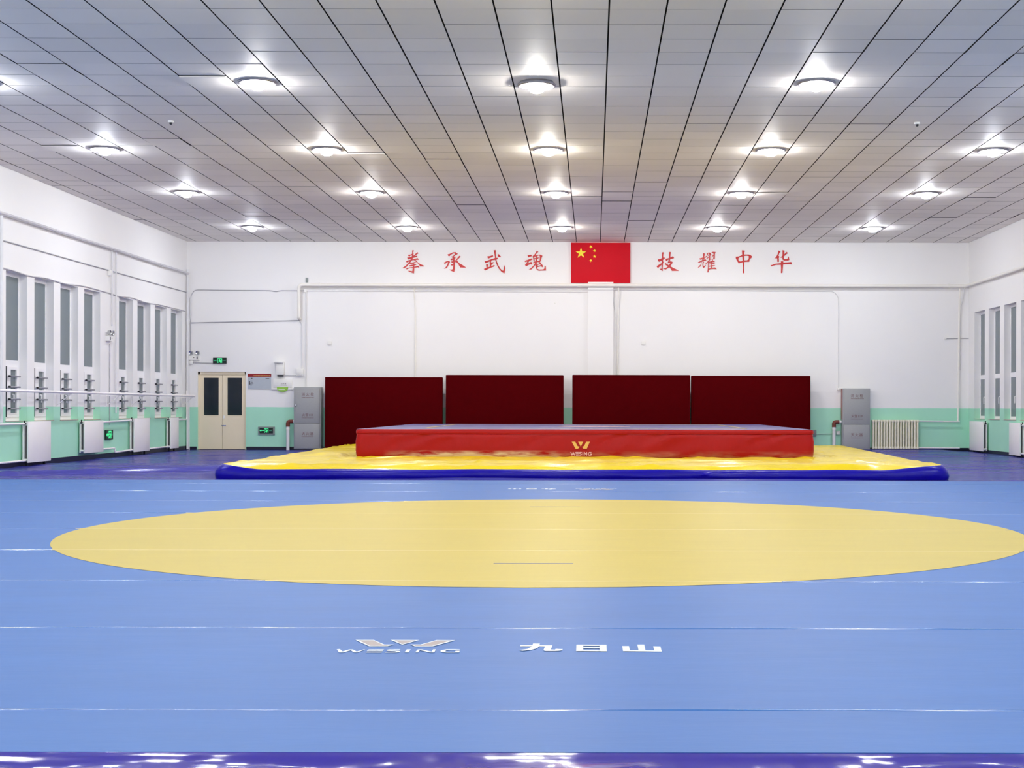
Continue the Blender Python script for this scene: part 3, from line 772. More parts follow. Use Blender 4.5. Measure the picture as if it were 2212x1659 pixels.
# ================================================================== SLOGAN CHARACTERS AND FLAG
GLYPHS = [
 ('拳', 862, 'first red wall character from the left, 拳', [[(74,18),(83,18),(80,30),(82,37),(80,45),(80,60),(70,60),(73,44),(74,34)],[(50,43),(64,42),(76,36),(78,42),(66,46),(58,53),(53,50)],[(104,28),(109,34),(100,40),(90,47),(80,52),(76,50),(86,44),(94,36)],[(46,58),(58,57),(80,51),(94,48),(101,48),(102,53),(92,56),(70,63),(52,69),(48,65)],[(39,77),(52,74),(75,68),(92,65),(104,61),(112,70),(98,71),(75,73),(52,82),(43,86)],[(70,56),(78,58),(74,70),(66,82),(52,98),(40,112),(28,118),(19,118),(22,115),(36,105),(50,91),(60,80),(66,68)],[(84,72),(94,73),(106,86),(118,94),(142,105),(138,108),(118,108),(112,96),(100,86),(92,79)],[(60,87),(75,86),(92,82),(95,87),(84,91),(74,93),(58,93)],[(56,103),(72,99),(98,94),(96,99),(80,105),(58,108)],[(39,120),(55,115),(80,112),(106,105),(111,107),(113,115),(104,113),(80,116),(55,119),(43,125)],[(76,88),(83,92),(86,108),(85,130),(83,147),(68,141),(50,133),(56,132),(75,135),(77,120),(78,105)]]),
 ('承', 952, 'second red wall character from the left, 承', [[(39,40),(50,38),(68,29),(84,28),(96,37),(90,42),(84,44),(73,53),(69,50),(80,40),(80,35),(72,34),(58,42),(47,52),(42,48)],[(60,52),(74,52),(78,58),(83,57),(83,61),(77,66),(79,80),(80,100),(78,125),(76,138),(66,136),(54,130),(48,126),(62,126),(69,122),(71,100),(70,80),(68,62)],[(54,67),(62,63),(72,62),(74,70),(58,73)],[(57,81),(66,79),(74,76),(76,84),(63,88)],[(56,96),(72,93),(76,98),(62,104)],[(18,87),(36,77),(48,77),(52,83),(46,95),(40,108),(34,118),(18,121),(28,113),(36,100),(41,88),(40,82),(32,87),(23,96)],[(105,48),(112,53),(104,60),(88,76),(76,92),(74,88),(86,72),(96,58)],[(76,74),(86,73),(90,76),(80,82)],[(86,74),(92,76),(106,91),(124,101),(141,113),(138,115),(110,114),(104,104),(98,93),(88,84)]]),
 ('武', 1038, 'third red wall character from the left, 武', [[(38,52),(54,50),(68,45),(72,50),(66,55),(50,61),(42,64)],[(22,79),(36,76),(60,68),(82,60),(95,59),(97,66),(86,71),(64,73),(46,82),(28,90)],[(74,18),(85,17),(85,40),(88,66),(92,82),(100,102),(112,122),(126,133),(130,126),(132,112),(133,100),(138,115),(137,130),(134,147),(118,138),(104,122),(94,104),(86,84),(82,66),(80,45),(77,28)],[(101,38),(116,55),(102,56),(96,48)],[(52,76),(60,72),(59,86),(73,84),(76,87),(64,95),(59,104),(60,110),(51,114),(52,100)],[(31,96),(42,96),(40,114),(34,117)],[(19,122),(40,113),(60,108),(76,100),(80,103),(76,108),(54,117),(26,131)]]),
 ('魂', 1126, 'red wall character 魂 just left of the flag', [[(35,45),(57,43),(59,51),(46,54),(39,58)],[(18,77),(36,71),(57,63),(63,69),(46,77),(28,82),(22,83)],[(36,75),(46,74),(40,86),(34,94),(40,90),(52,86),(51,82),(57,83),(61,92),(59,98),(52,94),(38,101),(26,108),(21,98),(30,90)],[(87,20),(96,26),(84,38),(76,50),(66,54),(64,50),(74,42),(82,30)],[(64,50),(72,50),(73,62),(76,80),(70,80),(67,64)],[(66,49),(84,46),(106,42),(119,48),(114,60),(106,84),(102,84),(104,66),(104,48),(98,46),(80,52),(72,54)],[(72,62),(86,60),(98,57),(96,63),(84,68),(72,68)],[(84,46),(92,46),(89,66),(88,84),(84,98),(74,104),(78,92),(83,70)],[(64,87),(80,79),(100,76),(106,78),(104,84),(90,83),(66,90)],[(76,86),(86,86),(80,98),(66,114),(56,125),(42,125),(54,118),(66,106),(76,92)],[(82,92),(88,92),(87,112),(92,123),(100,126),(122,125),(130,120),(132,104),(137,107),(139,131),(120,131),(98,132),(88,128),(82,116)],[(102,83),(107,86),(111,92),(118,99),(121,104),(119,114),(112,107),(96,110),(86,115),(86,108),(108,102),(109,98),(101,92),(92,103),(86,106),(86,103),(94,97),(101,90)]]),
 ('技', 1412, 'red wall character 技 just right of the flag', [[(47,30),(53,28),(58,33),(54,38),(53,60),(52,80),(56,82),(52,92),(50,115),(51,134),(42,129),(33,122),(44,120),(45,100),(45,80),(47,60)],[(23,69),(38,66),(50,58),(60,57),(63,62),(52,72),(40,77),(30,82),(26,78)],[(16,107),(30,98),(46,88),(52,92),(36,106),(24,118)],[(86,27),(97,28),(94,40),(93,60),(91,78),(84,84),(76,90),(82,80),(84,70),(86,55)],[(66,66),(82,62),(98,55),(108,51),(115,61),(102,65),(84,69),(69,77)],[(80,84),(92,79),(102,81),(107,86),(99,97),(92,108),(80,118),(68,125),(58,123),(52,118),(66,118),(76,112),(84,102),(92,93),(91,88),(76,90)],[(64,88),(72,93),(84,101),(94,107),(110,117),(126,124),(142,133),(102,133),(98,124),(90,115),(78,106),(65,98)]]),
 ('耀', 1500, 'third red wall character from the right, 耀', [[(48,34),(58,35),(56,50),(52,62),(48,74),(42,84),(36,98),(34,108),(26,113),(18,117),(24,108),(34,98),(40,84),(45,66),(48,50)],[(28,63),(44,59),(50,54),(54,58),(44,64),(32,71)],[(68,48),(71,51),(60,60),(48,70),(46,64),(58,56)],[(19,85),(36,77),(52,69),(62,68),(68,75),(54,77),(38,82),(24,89)],[(48,80),(54,82),(50,94),(50,104),(54,106),(60,102),(64,98),(64,102),(56,114),(50,117),(46,110),(45,94)],[(69,35),(80,30),(88,31),(92,38),(88,50),(88,66),(82,66),(84,50),(83,38),(78,35),(74,38),(80,47),(76,48),(72,42)],[(68,62),(78,54),(84,50),(86,53),(76,61),(70,66)],[(96,29),(104,26),(119,27),(115,38),(114,68),(105,68),(107,50),(107,36),(100,30),(97,32)],[(96,39),(104,45),(110,47),(100,54),(93,58),(103,48),(97,42)],[(84,64),(91,66),(84,77),(74,86),(64,95),(59,95),(70,84),(80,73)],[(76,84),(81,82),(79,110),(80,124),(79,141),(72,141),(75,120),(76,100)],[(78,81),(98,79),(106,76),(114,80),(115,83),(100,84),(80,87)],[(79,93),(100,90),(112,89),(115,92),(102,95),(79,97)],[(78,105),(100,102),(114,102),(115,105),(100,107),(78,110)],[(78,121),(94,117),(112,114),(118,115),(125,124),(106,122),(90,123),(78,128)],[(94,78),(102,78),(100,100),(100,118),(93,120),(95,100)],[(96,68),(105,70),(103,76),(99,74)]]),
 ('中', 1578, 'second red wall character from the right, 中', [[(64,18),(70,18),(81,21),(77,30),(77,60),(77,80),(76,100),(75,120),(77,144),(73,147),(68,144),(70,120),(68,96),(67,70),(65,40)],[(29,54),(46,52),(66,44),(66,52),(52,56),(44,63),(44,72),(50,79),(58,80),(68,76),(70,84),(56,88),(46,91),(38,78),(30,64)],[(76,42),(100,41),(112,44),(122,54),(112,64),(106,71),(105,82),(90,82),(76,83),(76,74),(90,74),(99,70),(102,62),(102,50),(92,48),(76,49)]]),
 ('华', 1656, 'rightmost red wall character, 华', [[(67,19),(78,25),(70,36),(66,48),(71,53),(68,62),(69,82),(60,82),(60,64),(54,60),(38,69),(46,62),(56,50),(62,38)],[(89,17),(100,20),(98,34),(96,50),(96,62),(98,67),(112,67),(119,62),(120,51),(124,56),(127,72),(118,75),(98,75),(90,70),(88,60),(89,40)],[(112,26),(119,34),(110,39),(96,52),(84,59),(76,58),(88,49),(98,40)],[(22,101),(30,100),(44,93),(68,91),(90,87),(120,85),(138,83),(139,90),(143,97),(132,95),(100,96),(80,99),(54,99),(36,104),(26,108)],[(80,79),(93,79),(92,100),(90,122),(88,145),(80,145),(81,120),(80,100)]]),
]
for ch, px, lab, strokes in GLYPHS:
    bm = bmesh.new()
    for k, s in enumerate(strokes):
        poly(bm, [at(px + u*64/165.9, 534 + v*64/165.9, YB) for u, v in s], Vector((0, -0.014 - 0.0004*k, 0)))
    solo('slogan_character', bm, m_char, lab, 'character', group='red calligraphy slogan on the back wall', smooth=None)

def flag():
    a, b = at(1233.5, 524, YB-0.05), at(1361.5, 611, YB-0.05)
    c = (a+b)/2
    t = thing('flag_board', 'red flag board with five yellow stars high on the back wall', 'flag', (c.x, YB, c.z))
    part('board', B(a.x, b.x, YB-0.05, YB, b.z, min(a.z, ZC-0.004), bev=0.004), m_flag, t)
    def star(px, py, rp, rot):
        p = at(px, py, YB-0.05); R = rp*YB/F
        pts = []
        for k in range(10):
            ang = math.pi/2 + rot + k*math.pi/5; rr = R if k % 2 == 0 else R*0.382
            pts.append(Vector((p.x+rr*math.cos(ang), YB-0.0505, p.z+rr*math.sin(ang))))
        bm = bmesh.new(); poly(bm, pts, Vector((0, -0.004, 0)))
        return bm
    part('star', star(1255, 546.8, 12.2, 0), m_star, t, None, label='large yellow star')
    for px, py, r in ((1276.6, 532.9, 0.5), (1284.5, 541.6, 0.2), (1284.5, 554.0, 0.0), (1276.2, 562.8, 0.4)):
        part('star', star(px, py, 4.0, r), m_star, t, None, label='small yellow star')
flag()

# ================================================================== CABINETS, SIGNS AND WALL BOXES
def hydrant_cabinet(xl, xr, top, label, handle):
    y0 = YB - 0.26
    t = thing('hydrant_cabinet', label, 'cabinet', ((xl+xr)/2, YB-0.13, 0.012), 'grey fire cabinets')
    part('body', B(xl, xr, y0+0.016, YB-0.002, 0.03, top, bev=0.006), m_grey, t)
    part('plinth', B(xl+0.02, xr-0.02, y0+0.03, YB-0.002, 0.006, 0.035), m_dark, t, None)
    z1 = top*0.425
    for nm, a, b in (('lower_door', 0.05, z1-0.006), ('upper_door', z1+0.006, top-0.03)):
        d = part('door', B(xl+0.03, xr-0.03, y0, y0+0.018, a, b, bev=0.004), m_grey, t)
        if handle and nm == 'upper_door':
            bm, _ = lathe(bmesh.new(), [(0.001, -0.03), (0.018, -0.028), (0.022, -0.02), (0.022, 0)], (xl+0.055, y0, 1.13), 'Y', 14)
            part('handle', bm, m_steel, d)
        if nm == 'upper_door':
            rows = [(top-0.185, '消火栓', 0.085, 1.45), (z1+0.215, '火警119', 0.075, 1.0)]
        else: rows = [(z1-0.255, '灭火器', 0.085, 1.25)]
        cx = (xl+xr)/2 + 0.01
        for zz, s, h, sp in rows:
            bm = text_bm(s, h, lambda u, v: Vector((cx+u, y0, zz+v)), Vector((0, -0.0022, 0)), spacing=sp)
            part('lettering', bm, m_inkred, d, None, label='faded red lettering')
            bm = bmesh.new(); x = cx - 0.15
            rnd = random.Random(len(s)+int(zz*10))
            while x < cx + 0.15:
                wd = rnd.uniform(0.01, 0.028); box(bm, x, x+wd, y0-0.0022, y0-0.0005, zz-0.082, zz-0.070); x += wd + 0.008
            part('small_print', bm, m_inkred, d, None)
    return t
a, b = at(634.5, 836, YB-0.26), at(693.5, 836, YB-0.26)
hydrant_cabinet(a.x, b.x, a.z, 'grey steel fire cabinet left of the maroon mats, with a chrome knob', True)
a, b = at(1820.5, 839, YB-0.26), at(1880, 839, YB-0.26)
cab = hydrant_cabinet(a.x, b.x, a.z, 'grey steel fire cabinet beside the ivory column radiator', False)
part('worn_edge', B(a.x-0.004, a.x, YB-0.24, YB-0.02, 0.8, a.z-0.02), m_greyside, cab, None, label='reddish worn side edge')

def exit_sign(f, wd, ht, out, label, arrow, mirror, frame):
    """f(u, v) on the wall; out = vector out of the wall"""
    o = out.normalized(); base = f(0, 0)
    t = thing('exit_sign', label, 'exit sign', base)
    def slab(u0, u1, v0, v1, d0, d1, mat, name, par, lab=None):
        bm = bmesh.new()
        poly(bm, [f(u0, v0)+o*d0, f(u1, v0)+o*d0, f(u1, v1)+o*d0, f(u0, v1)+o*d0], o*(d1-d0))
        return part(name, bm, mat, par, None, lab)
    if frame: slab(-wd*0.62, wd*0.62, -ht*0.80, ht*0.72, 0, 0.03, m_signframe, 'frame', t, 'grey surround')
    slab(-wd/2, wd/2, -ht/2, ht/2, 0, 0.045, m_signbody, 'body', t)
    bm = bmesh.new(); vec = o*0.002
    g = lambda u, v: f(u*ht*mirror, v*ht) + o*0.0455
    stroke(bm, [(-0.36, -0.36), (-0.36, 0.36), (0.36, 0.36), (0.36, -0.36)], 0.10, g, vec)
    stroke(bm, [(-0.22, 0.02), (-0.05, 0.16), (0.14, 0.10), (0.22, -0.04)], 0.09, g, vec)
    stroke(bm, [(-0.02, 0.14), (0.05, -0.06), (-0.10, -0.20), (-0.26, -0.32)], 0.12, g, vec)
    stroke(bm, [(0.05, -0.06), (0.16, -0.18), (0.12, -0.36)], 0.10, g, vec)
    poly(bm, [g(-0.08+0.075*math.cos(k*math.pi/5), 0.26+0.065*math.sin(k*math.pi/5)) for k in range(10)], vec)
    part('running_figure', bm, m_signlit, t, None, label='glowing green running figure in a doorway')
    us = wd*0.335
    if arrow:
        bm = bmesh.new()
        g2 = lambda u, v: f(-us+u*ht, v*ht) + o*0.0455
        stroke(bm, [(-0.2, 0), (0.42, 0)], 0.10, g2, vec); poly(bm, [g2(-0.42, 0), g2(-0.12, 0.22), g2(-0.12, -0.22)], vec)
        part('arrow', bm, m_signlit, t, None, label='glowing green arrow')
        part('lettering', text_bm('EXIT', ht*0.17, lambda u, v: f(us+u, v), o*0.047), m_signtext, t, None, label='green EXIT lettering')
    else:
        part('lettering', text_bm('EXIT', ht*0.18, lambda u, v: f(-us+u, v), o*0.047), m_signlit, t, None, label='green EXIT lettering')
        part('lettering', text_bm('安全出口', ht*0.135, lambda u, v: f(us+u, v), o*0.047), m_signtext, t, None, label='green exit characters')
p = at(475.5, 779, YB)
exit_sign(lambda u, v: Vector((p.x+u, YB, p.z+v)), 0.335, 0.150, Vector((0, -1, 0)), 'green glowing exit sign above the cream double door', False, 1, False)
p2 = at(576, 930, YB)
exit_sign(lambda u, v: Vector((p2.x+u, YB, p2.z+v)), 0.335, 0.135, Vector((0, -1, 0)), 'green glowing exit sign with arrow low on the mint wall right of the door', True, 1, True)
p3 = onx(233, 939, XL)
exit_sign(lambda u, v: Vector((XL, p3.y+u, p3.z+v)), 0.40, 0.20, Vector((1, 0, 0)), 'green exit sign low on the left wall between the white radiators', True, 1, False)

def emergency_light(f, out, label):
    o = out.normalized(); t = thing('emergency_light', label, 'emergency light', f(0, 0))
    def slab(u0, u1, v0, v1, d, mat, name, par=t, d0=0, lab=None):
        bm = bmesh.new(); poly(bm, [f(u0, v0)+o*d0, f(u1, v0)+o*d0, f(u1, v1)+o*d0, f(u0, v1)+o*d0], o*(d-d0)); return part(name, bm, mat, par, None, lab)
    slab(-0.13, 0.13, -0.06, 0.05, 0.08, m_plastic, 'body')
    slab(0.06, 0.085, -0.04, 0.03, 0.084, m_dark, 'switch', d0=0.079)
    slab(-0.02, 0.0, -0.01, 0.01, 0.083, m_dark, 'indicator', d0=0.079)
    u = (f(1, 0)-f(0, 0)).normalized(); v = (f(0, 1)-f(0, 0)).normalized()
    for s in (-0.085, 0.085):
        c = f(s, 0.115)
        bm = bmesh.new()
        prof = [(0.012, 0.02), (0.045, 0.035), (0.056, 0.075), (0.056, 0.09), (0.045, 0.088), (0.02, 0.06)]
        rings = [[bm.verts.new(c + o*h + (u*math.cos(2*math.pi*k/16) + v*math.sin(2*math.pi*k/16))*r) for k in range(16)] for r, h in prof]
        for a, b in zip(rings, rings[1:]):
            for k in range(16): bm.faces.new((a[k], a[(k+1) % 16], b[(k+1) % 16], b[k]))
        bm.faces.new(rings[0]); bm.faces.new(rings[-1])
        hd = part('lamp_head', bm, m_steel, t)
        bm = tube(bmesh.new(), [f(s, 0.04)+o*0.04, c+o*0.04], 0.012, 8)
        part('stem', bm, m_plastic, hd)
q1 = at(421.5, 772.5, YB)
emergency_light(lambda u, v: Vector((q1.x+u, YB, q1.z+v)), Vector((0, -1, 0)), 'white twin-head emergency light in the corner above the door')
q2 = onx(233, 731, XL)
emergency_light(lambda u, v: Vector((XL, q2.y-u*1.2, q2.z+v)), Vector((1, 0, 0)), 'white twin-head emergency light on the left wall between the window groups')

def back_box(x0, y0, x1, y1, depth, bev=0.004):
    a, b = at(x0, y0, YB), at(x1, y1, YB)
    return B(a.x, b.x, YB-depth, YB, b.z, a.z, bev=bev)
def poster():
    a, b = at(535.5, 807, YB), at(586, 841, YB)
    t = thing('wall_poster', 'grey information poster with a dark red header right of the door', 'poster', ((a.x+b.x)/2, YB, (a.z+b.z)/2))
    part('sheet', B(a.x, b.x, YB-0.012, YB, b.z, a.z), m_poster, t, None)
    h = at(560, 814, YB).z
    part('header', B(a.x, b.x, YB-0.015, YB-0.011, h, a.z), m_posterred, t, None, label='dark red header strip')
    bm = bmesh.new(); x = a.x + 0.15; rnd = random.Random(3)
    while x < b.x - 0.04:
        wd = rnd.uniform(0.012, 0.03); box(bm, x, x+wd, YB-0.0165, YB-0.014, h+0.018, h+0.042); x += wd+0.007
    part('header_print', bm, m_gold, t, None, label='small pale header print')
    for u0, u1, v0, v1 in ((0.14,0.20,0.09,0.16), (0.76,0.92,0.12,0.17), (0.05,0.10,0.36,0.62), (0.10,0.18,0.62,0.68), (0.13,0.20,0.33,0.37), (0.13,0.21,0.44,0.48), (0.05,0.24,0.54,0.57), (0.12,0.2,0.63,0.66)):
        part('print', B(a.x+(b.x-a.x)*u0, a.x+(b.x-a.x)*u1, YB-0.0135, YB-0.0115, h-(h-b.z)*v1, h-(h-b.z)*v0), m_ink, t, None)
poster()
def notice_rack():
    a, b = at(587.5, 818, YB), at(634, 842.5, YB)
    t = thing('notice_board', 'white notice board with a lime green tab beside the grey cabinet', 'notice board', ((a.x+b.x)/2, YB, (a.z+b.z)/2))
    zl = at(600, 836, YB).z
    part('panel', B(a.x+0.04, b.x-0.03, YB-0.045, YB, zl-0.004, a.z, bev=0.003), m_plastic, t)
    part('ledge', B(a.x, b.x, YB-0.03, YB, b.z, zl, bev=0.003), m_plastic, t)
    c = at(611, 836, YB); r = 0.14
    bm = bmesh.new()
    poly(bm, [Vector((c.x-r, YB-0.046, c.z)), Vector((c.x+r, YB-0.046, c.z))] + [Vector((c.x+r*math.cos(k*math.pi/14)*1.0, YB-0.046, c.z-0.035-0.085*math.sin(k*math.pi/14))) for k in range(15)], Vector((0, 0.03, 0)))
    part('tab', bm, m_green, t, None, label='lime green rounded tab')
    part('tab_stripe', B(c.x-0.10, c.x+0.06, YB-0.049, YB-0.0455, c.z-0.07, c.z-0.058), m_plastic, t, None)
    p = at(613.5, 828.5, YB)
    bm = text_bm('扫码进', 0.036, lambda u, v: Vector((p.x+u, YB-0.045, p.z+v)), Vector((0, -0.002, 0)), spacing=1.4)
    part('text_rule', B(p.x-0.075, p.x+0.075, YB-0.047, YB-0.0445, p.z-0.045, p.z-0.033), m_ink, t, None)
    part('lettering', bm, m_ink, t, None, label='grey lettering')
notice_rack()
def hooded_box():
    a, b = at(597.5, 784, YB), at(615.5, 810, YB)
    t = thing('metal_box', 'white hooded metal box on the wall above the notice board', 'wall box', ((a.x+b.x)/2, YB, (a.z+b.z)/2))
    part('body', B(a.x+0.02, b.x, YB-0.14, YB, b.z, a.z, bev=0.005), m_plastic, t)
    part('hood', B(a.x-0.03, b.x-0.01, YB-0.19, YB, a.z-0.005, a.z+0.03, bev=0.004), m_plastic, t)
    part('cable_outlet', B(a.x+0.04, b.x-0.03, YB-0.10, YB-0.02, b.z-0.04, b.z), m_dark, t, None)
hooded_box()
t = thing('switch_box', 'white square switch box above the left grey cabinet', 'switch', at(648, 804, YB))
part('back_plate', back_box(640.5, 796.5, 656, 811, 0.07), m_plastic, t)
part('rocker', B(at(642, 800, YB).x, at(653.5, 800, YB).x, YB-0.082, YB-0.068, at(648, 807.5, YB).z, at(648, 797.5, YB).z, bev=0.003), m_plastic, t)
for (x, y, lab) in ((712, 741, 'small white wall socket above the leftmost maroon mat'), (1389.5, 741, 'small white wall socket above the third maroon mat'), (1199, 654.5, 'tiny white hook left of the pilaster under the flag')):
    s = 4 if y > 700 else 1.4
    solo('wall_socket', back_box(x-s, y-s, x+s, y+s, 0.03, 0.005), m_plastic, lab, 'socket')
solo('junction_box', back_box(657, 625, 663.5, 632, 0.05), m_plastic, 'small white junction box under the left end of the cream pipe', 'junction box')
solo('junction_box', back_box(410.5, 779, 417.5, 786.5, 0.06), m_plastic, 'small white junction box under the corner emergency light', 'junction box')
solo('junction_box', back_box(1806, 931, 1813.5, 939, 0.05), m_plastic, 'small white junction box beside the right standpipe', 'junction box')
solo('junction_box', back_box(1808, 838, 1814, 843.5, 0.05), m_plastic, 'small white junction box at the top of the right grey cabinet', 'junction box')
solo('junction_box', back_box(1755, 928.5, 1763, 942, 0.05), m_signframe, 'grey socket box on the mint wall behind the rightmost maroon mat', 'junction box')
p = onx(236, 590, XL)
solo('junction_box', B(XL, XL+0.05, p.y-0.12, p.y, p.z-0.06, p.z+0.06, bev=0.006), m_plastic, 'small white junction box on the left wall cable between window groups', 'junction box')

# standpipes
def standpipe(xv, ytop, xh, label):
    Y = YB - 0.15
    a = at(xv, ytop, Y); b = at(xh, ytop, Y)
    t = thing('standpipe', label, 'pipe', (a.x, Y, 0))
    e = 0.10; s = 1 if b.x > a.x else -1
    part('riser', tube(bmesh.new(), [(a.x, Y, 0.006), (a.x, Y, a.z-e)], 0.042, 14), m_cablew, t)
    part('elbow', tube(bmesh.new(), fillet([(a.x, Y, a.z-e-0.03), (a.x, Y, a.z), (a.x+s*(e+0.03), Y, a.z)], 0.1, 8), 0.05, 14), m_pipered, t, label='rusty red elbow')
    part('branch', tube(bmesh.new(), [(a.x+s*e, Y, a.z), (b.x, Y, b.z)], 0.04, 14), m_cablew, t)
    part('clamp', tube(bmesh.new(), [(a.x, Y, a.z-e-0.06), (a.x, Y, a.z-e-0.10)], 0.05, 14), m_plastic, t)
standpipe(622, 910.5, 636, 'white standpipe with rusty elbow beside the left grey cabinet')
standpipe(1801.5, 911.5, 1817.5, 'white standpipe with rusty elbow beside the right grey cabinet')

# ================================================================== PIPES AND CABLES
def pipe(name, pts, r, mat, label, cat='pipe', rad=0.08, seg=10, clips=()):
    pts = [Vector(p) for p in pts]
    t = thing(name, label, cat, sum(pts, Vector())/len(pts))
    part('run', tube(bmesh.new(), fillet(pts, rad) if len(pts) > 2 else pts, r, seg), mat, t)
    for c, d in clips:
        part('pipe_clip', tube(bmesh.new(), [Vector(c)-Vector(d)*0.02, Vector(c)+Vector(d)*0.02], r*1.25, seg), mat, t)
    return t
DP = YB - 0.16
P = lambda x, y, d=0.02: at(x, y, YB-d)
xr_end = XR - 0.10
zp = at(1350, 616.3, DP).z
end = at(645.5, 688, DP)
pipe('heating_pipe', [(end.x, YB-0.02, end.z), (end.x, DP, end.z), (end.x, DP, zp), (xr_end, DP, zp)], 0.042, m_cream, 'thick cream heating pipe running along the back wall under the slogan', rad=0.10, seg=14,
     clips=[((at(x, 600, DP).x, DP, zp), (1, 0, 0)) for x in (690, 960, 1375, 1715, 2050)])
pipe('heating_pipe', [(xr_end, DP-0.05, zp), (xr_end, 14.0, zp)], 0.034, m_cream, 'cream heating pipe running high along the right wall above the windows', seg=14, clips=[((xr_end, y, zp), (0, 1, 0)) for y in (33.4, 29)])
pipe('heating_pipe', [(XL+0.09, YB-0.16, 4.44), (XL+0.09, 14.0, 4.40)], 0.025, m_pipeshade, 'white pipe with painted grey shade running high along the left wall above the windows', clips=[((XL+0.09, y, 4.42), (0, 1, 0)) for y in (33.6, 30.2, 26.9)])
pipe('wall_cable', [(XL+0.02, YB-0.1, 3.975), (XL+0.02, 14.0, 3.965)], 0.010, m_cableshade, 'straight cable with painted grey shade along the left wall between the pipe and the windows', 'cable', seg=8)
pts = [(XL+0.02, 14.0, 3.53)] + [onx(x, y, XL+0.02) for x, y in ((6,578.4),(30,584.8),(63.7,596.7),(99.5,599.7),(139,613.6),(173,615.6),(205,624),(238.7,633.5),(256.6,640.5),(282.5,642),(318,654.4),(338,656.4),(378,666),(400,672))]
pipe('wall_cable', pts, 0.012, m_pipeshade, 'sagging cable with painted grey shade along the left wall just above the window tops', 'cable', rad=0.5, seg=8)
y1 = (XL+0.08)*F/(2.5-VX)
pipe('riser_pipe', [(XL+0.08, y1, 4.375), (XL+0.08, y1, 0.81)], 0.030, m_cablew, 'white vertical pipe on the left wall at the left picture edge')
for x, z1, lab in ((241.6, 2.80, 'thin white conduit dropping to the left wall emergency light'), (250.5, 0.95, 'thin white riser pipe between the two left window groups')):
    y = (XL+0.04)*F/(x-VX)
    pipe('riser_pipe', [(XL+0.04, y, 4.40), (XL+0.04, y, z1)], 0.016, m_cablew, lab)
y = (XL+0.02)*F/(237-VX)
pipe('wall_cable', [(XL+0.02, y, 2.42), (XL+0.02, y, 0.70)], 0.009, m_cableshade, 'thin cable from the left wall emergency light down to the exit sign', 'cable', seg=8)
cx = at(403.5, 700, YB-0.10).x
pipe('riser_pipe', [(cx+0.02, YB-0.10, 4.55), (cx+0.02, YB-0.10, 0.02)], 0.03, m_cablew, 'white vertical pipe in the back left corner')
pipe('riser_pipe', [P(408, 640), P(411, 645), P(410.5, 690), P(408, 700), P(408.5, 972)], 0.016, m_cablew, 'thin white conduit beside the corner pipe left of the door')
pipe('wall_cable', [P(412, 760), P(412, 640), P(420, 626), P(585, 627.5), P(596, 630), P(606, 627.5), P(658, 628)], 0.010, m_cableshade, 'thin cable with painted grey shade along the back wall left of the cream pipe', 'cable', seg=8)
pipe('wall_cable', [P(412, 697), P(646, 692)], 0.010, m_cableshade, 'thin cable with painted grey shade across the white wall above the double door', 'cable', seg=8)
pipe('wall_cable', [P(662, 628), P(1262, 626, 0.125), P(1326, 626, 0.125), P(1329, 626.3), P(1800, 629), P(1811, 640), P(1811, 839)], 0.009, m_cablew, 'long thin cable under the cream pipe turning down to the right cabinet', 'cable', rad=0.15, seg=8)
pipe('wall_cable', [P(417, 783.5), P(461, 784.5)], 0.009, m_cableshade, 'short cable between the corner box and the exit sign over the door', 'cable', seg=8)
pipe('wall_cable', [P(616, 811), P(640.5, 811)], 0.010, m_cableshade, 'short cable between the hooded box and the switch box', 'cable', seg=8)
pipe('wall_cable', [P(1757, 938), P(1806, 937)], 0.008, m_cableshade, 'short cable across the mint wall left of the right standpipe', 'cable', seg=8)
pipe('riser_pipe', [P(661, 628, 0.03), P(661, 836, 0.03)], 0.015, m_cablew, 'white conduit dropping from the junction box to the left grey cabinet')
pipe('riser_pipe', [P(647.5, 692), P(652, 700), P(652, 797)], 0.013, m_cablew, 'thin white conduit dropping to the switch box')
pipe('riser_pipe', [P(895, 621.8, 0.14), P(895, 640, 0.06), P(897, 665, 0.03), P(897, 815, 0.03)], 0.017, m_cream, 'cream riser dropping behind the leftmost maroon mat')
pipe('riser_pipe', [P(1336, 621.8, 0.14), P(1336, 660, 0.05), P(1335, 815, 0.03)], 0.017, m_cream, 'cream riser right of the pilaster under the flag')
pipe('riser_pipe', [P(1325.8, 632), P(1326, 655), P(1330, 672), P(1331, 815)], 0.013, m_cablew, 'thin white conduit hugging the right side of the pilaster')
pipe('riser_pipe', [P(2073.5, 623.2, 0.14), P(2072, 680, 0.06), P(2070.5, 830, 0.06), P(2069, 909, 0.06)], 0.024, m_cream, 'cream riser at the right end of the back wall')
pipe('riser_pipe', [P(2082, 620, 0.10), P(2081, 645), P(2076, 660), P(2074, 800)], 0.012, m_cablew, 'thin white conduit beside the right cream riser')
pipe('wall_cable', [P(2042, 731), P(2096, 730.5)], 0.010, m_cableshade, 'short horizontal cable crossing the right cream riser', 'cable', seg=8)
solo('wall_hook', back_box(660.5, 600, 666, 610, 0.03), m_signframe, 'small grey hook above the left end of the cream pipe', 'hook')
solo('junction_box', back_box(2038.5, 729, 2044, 734, 0.04), m_plastic, 'tiny white box at the left end of the short right wall cable', 'junction box')

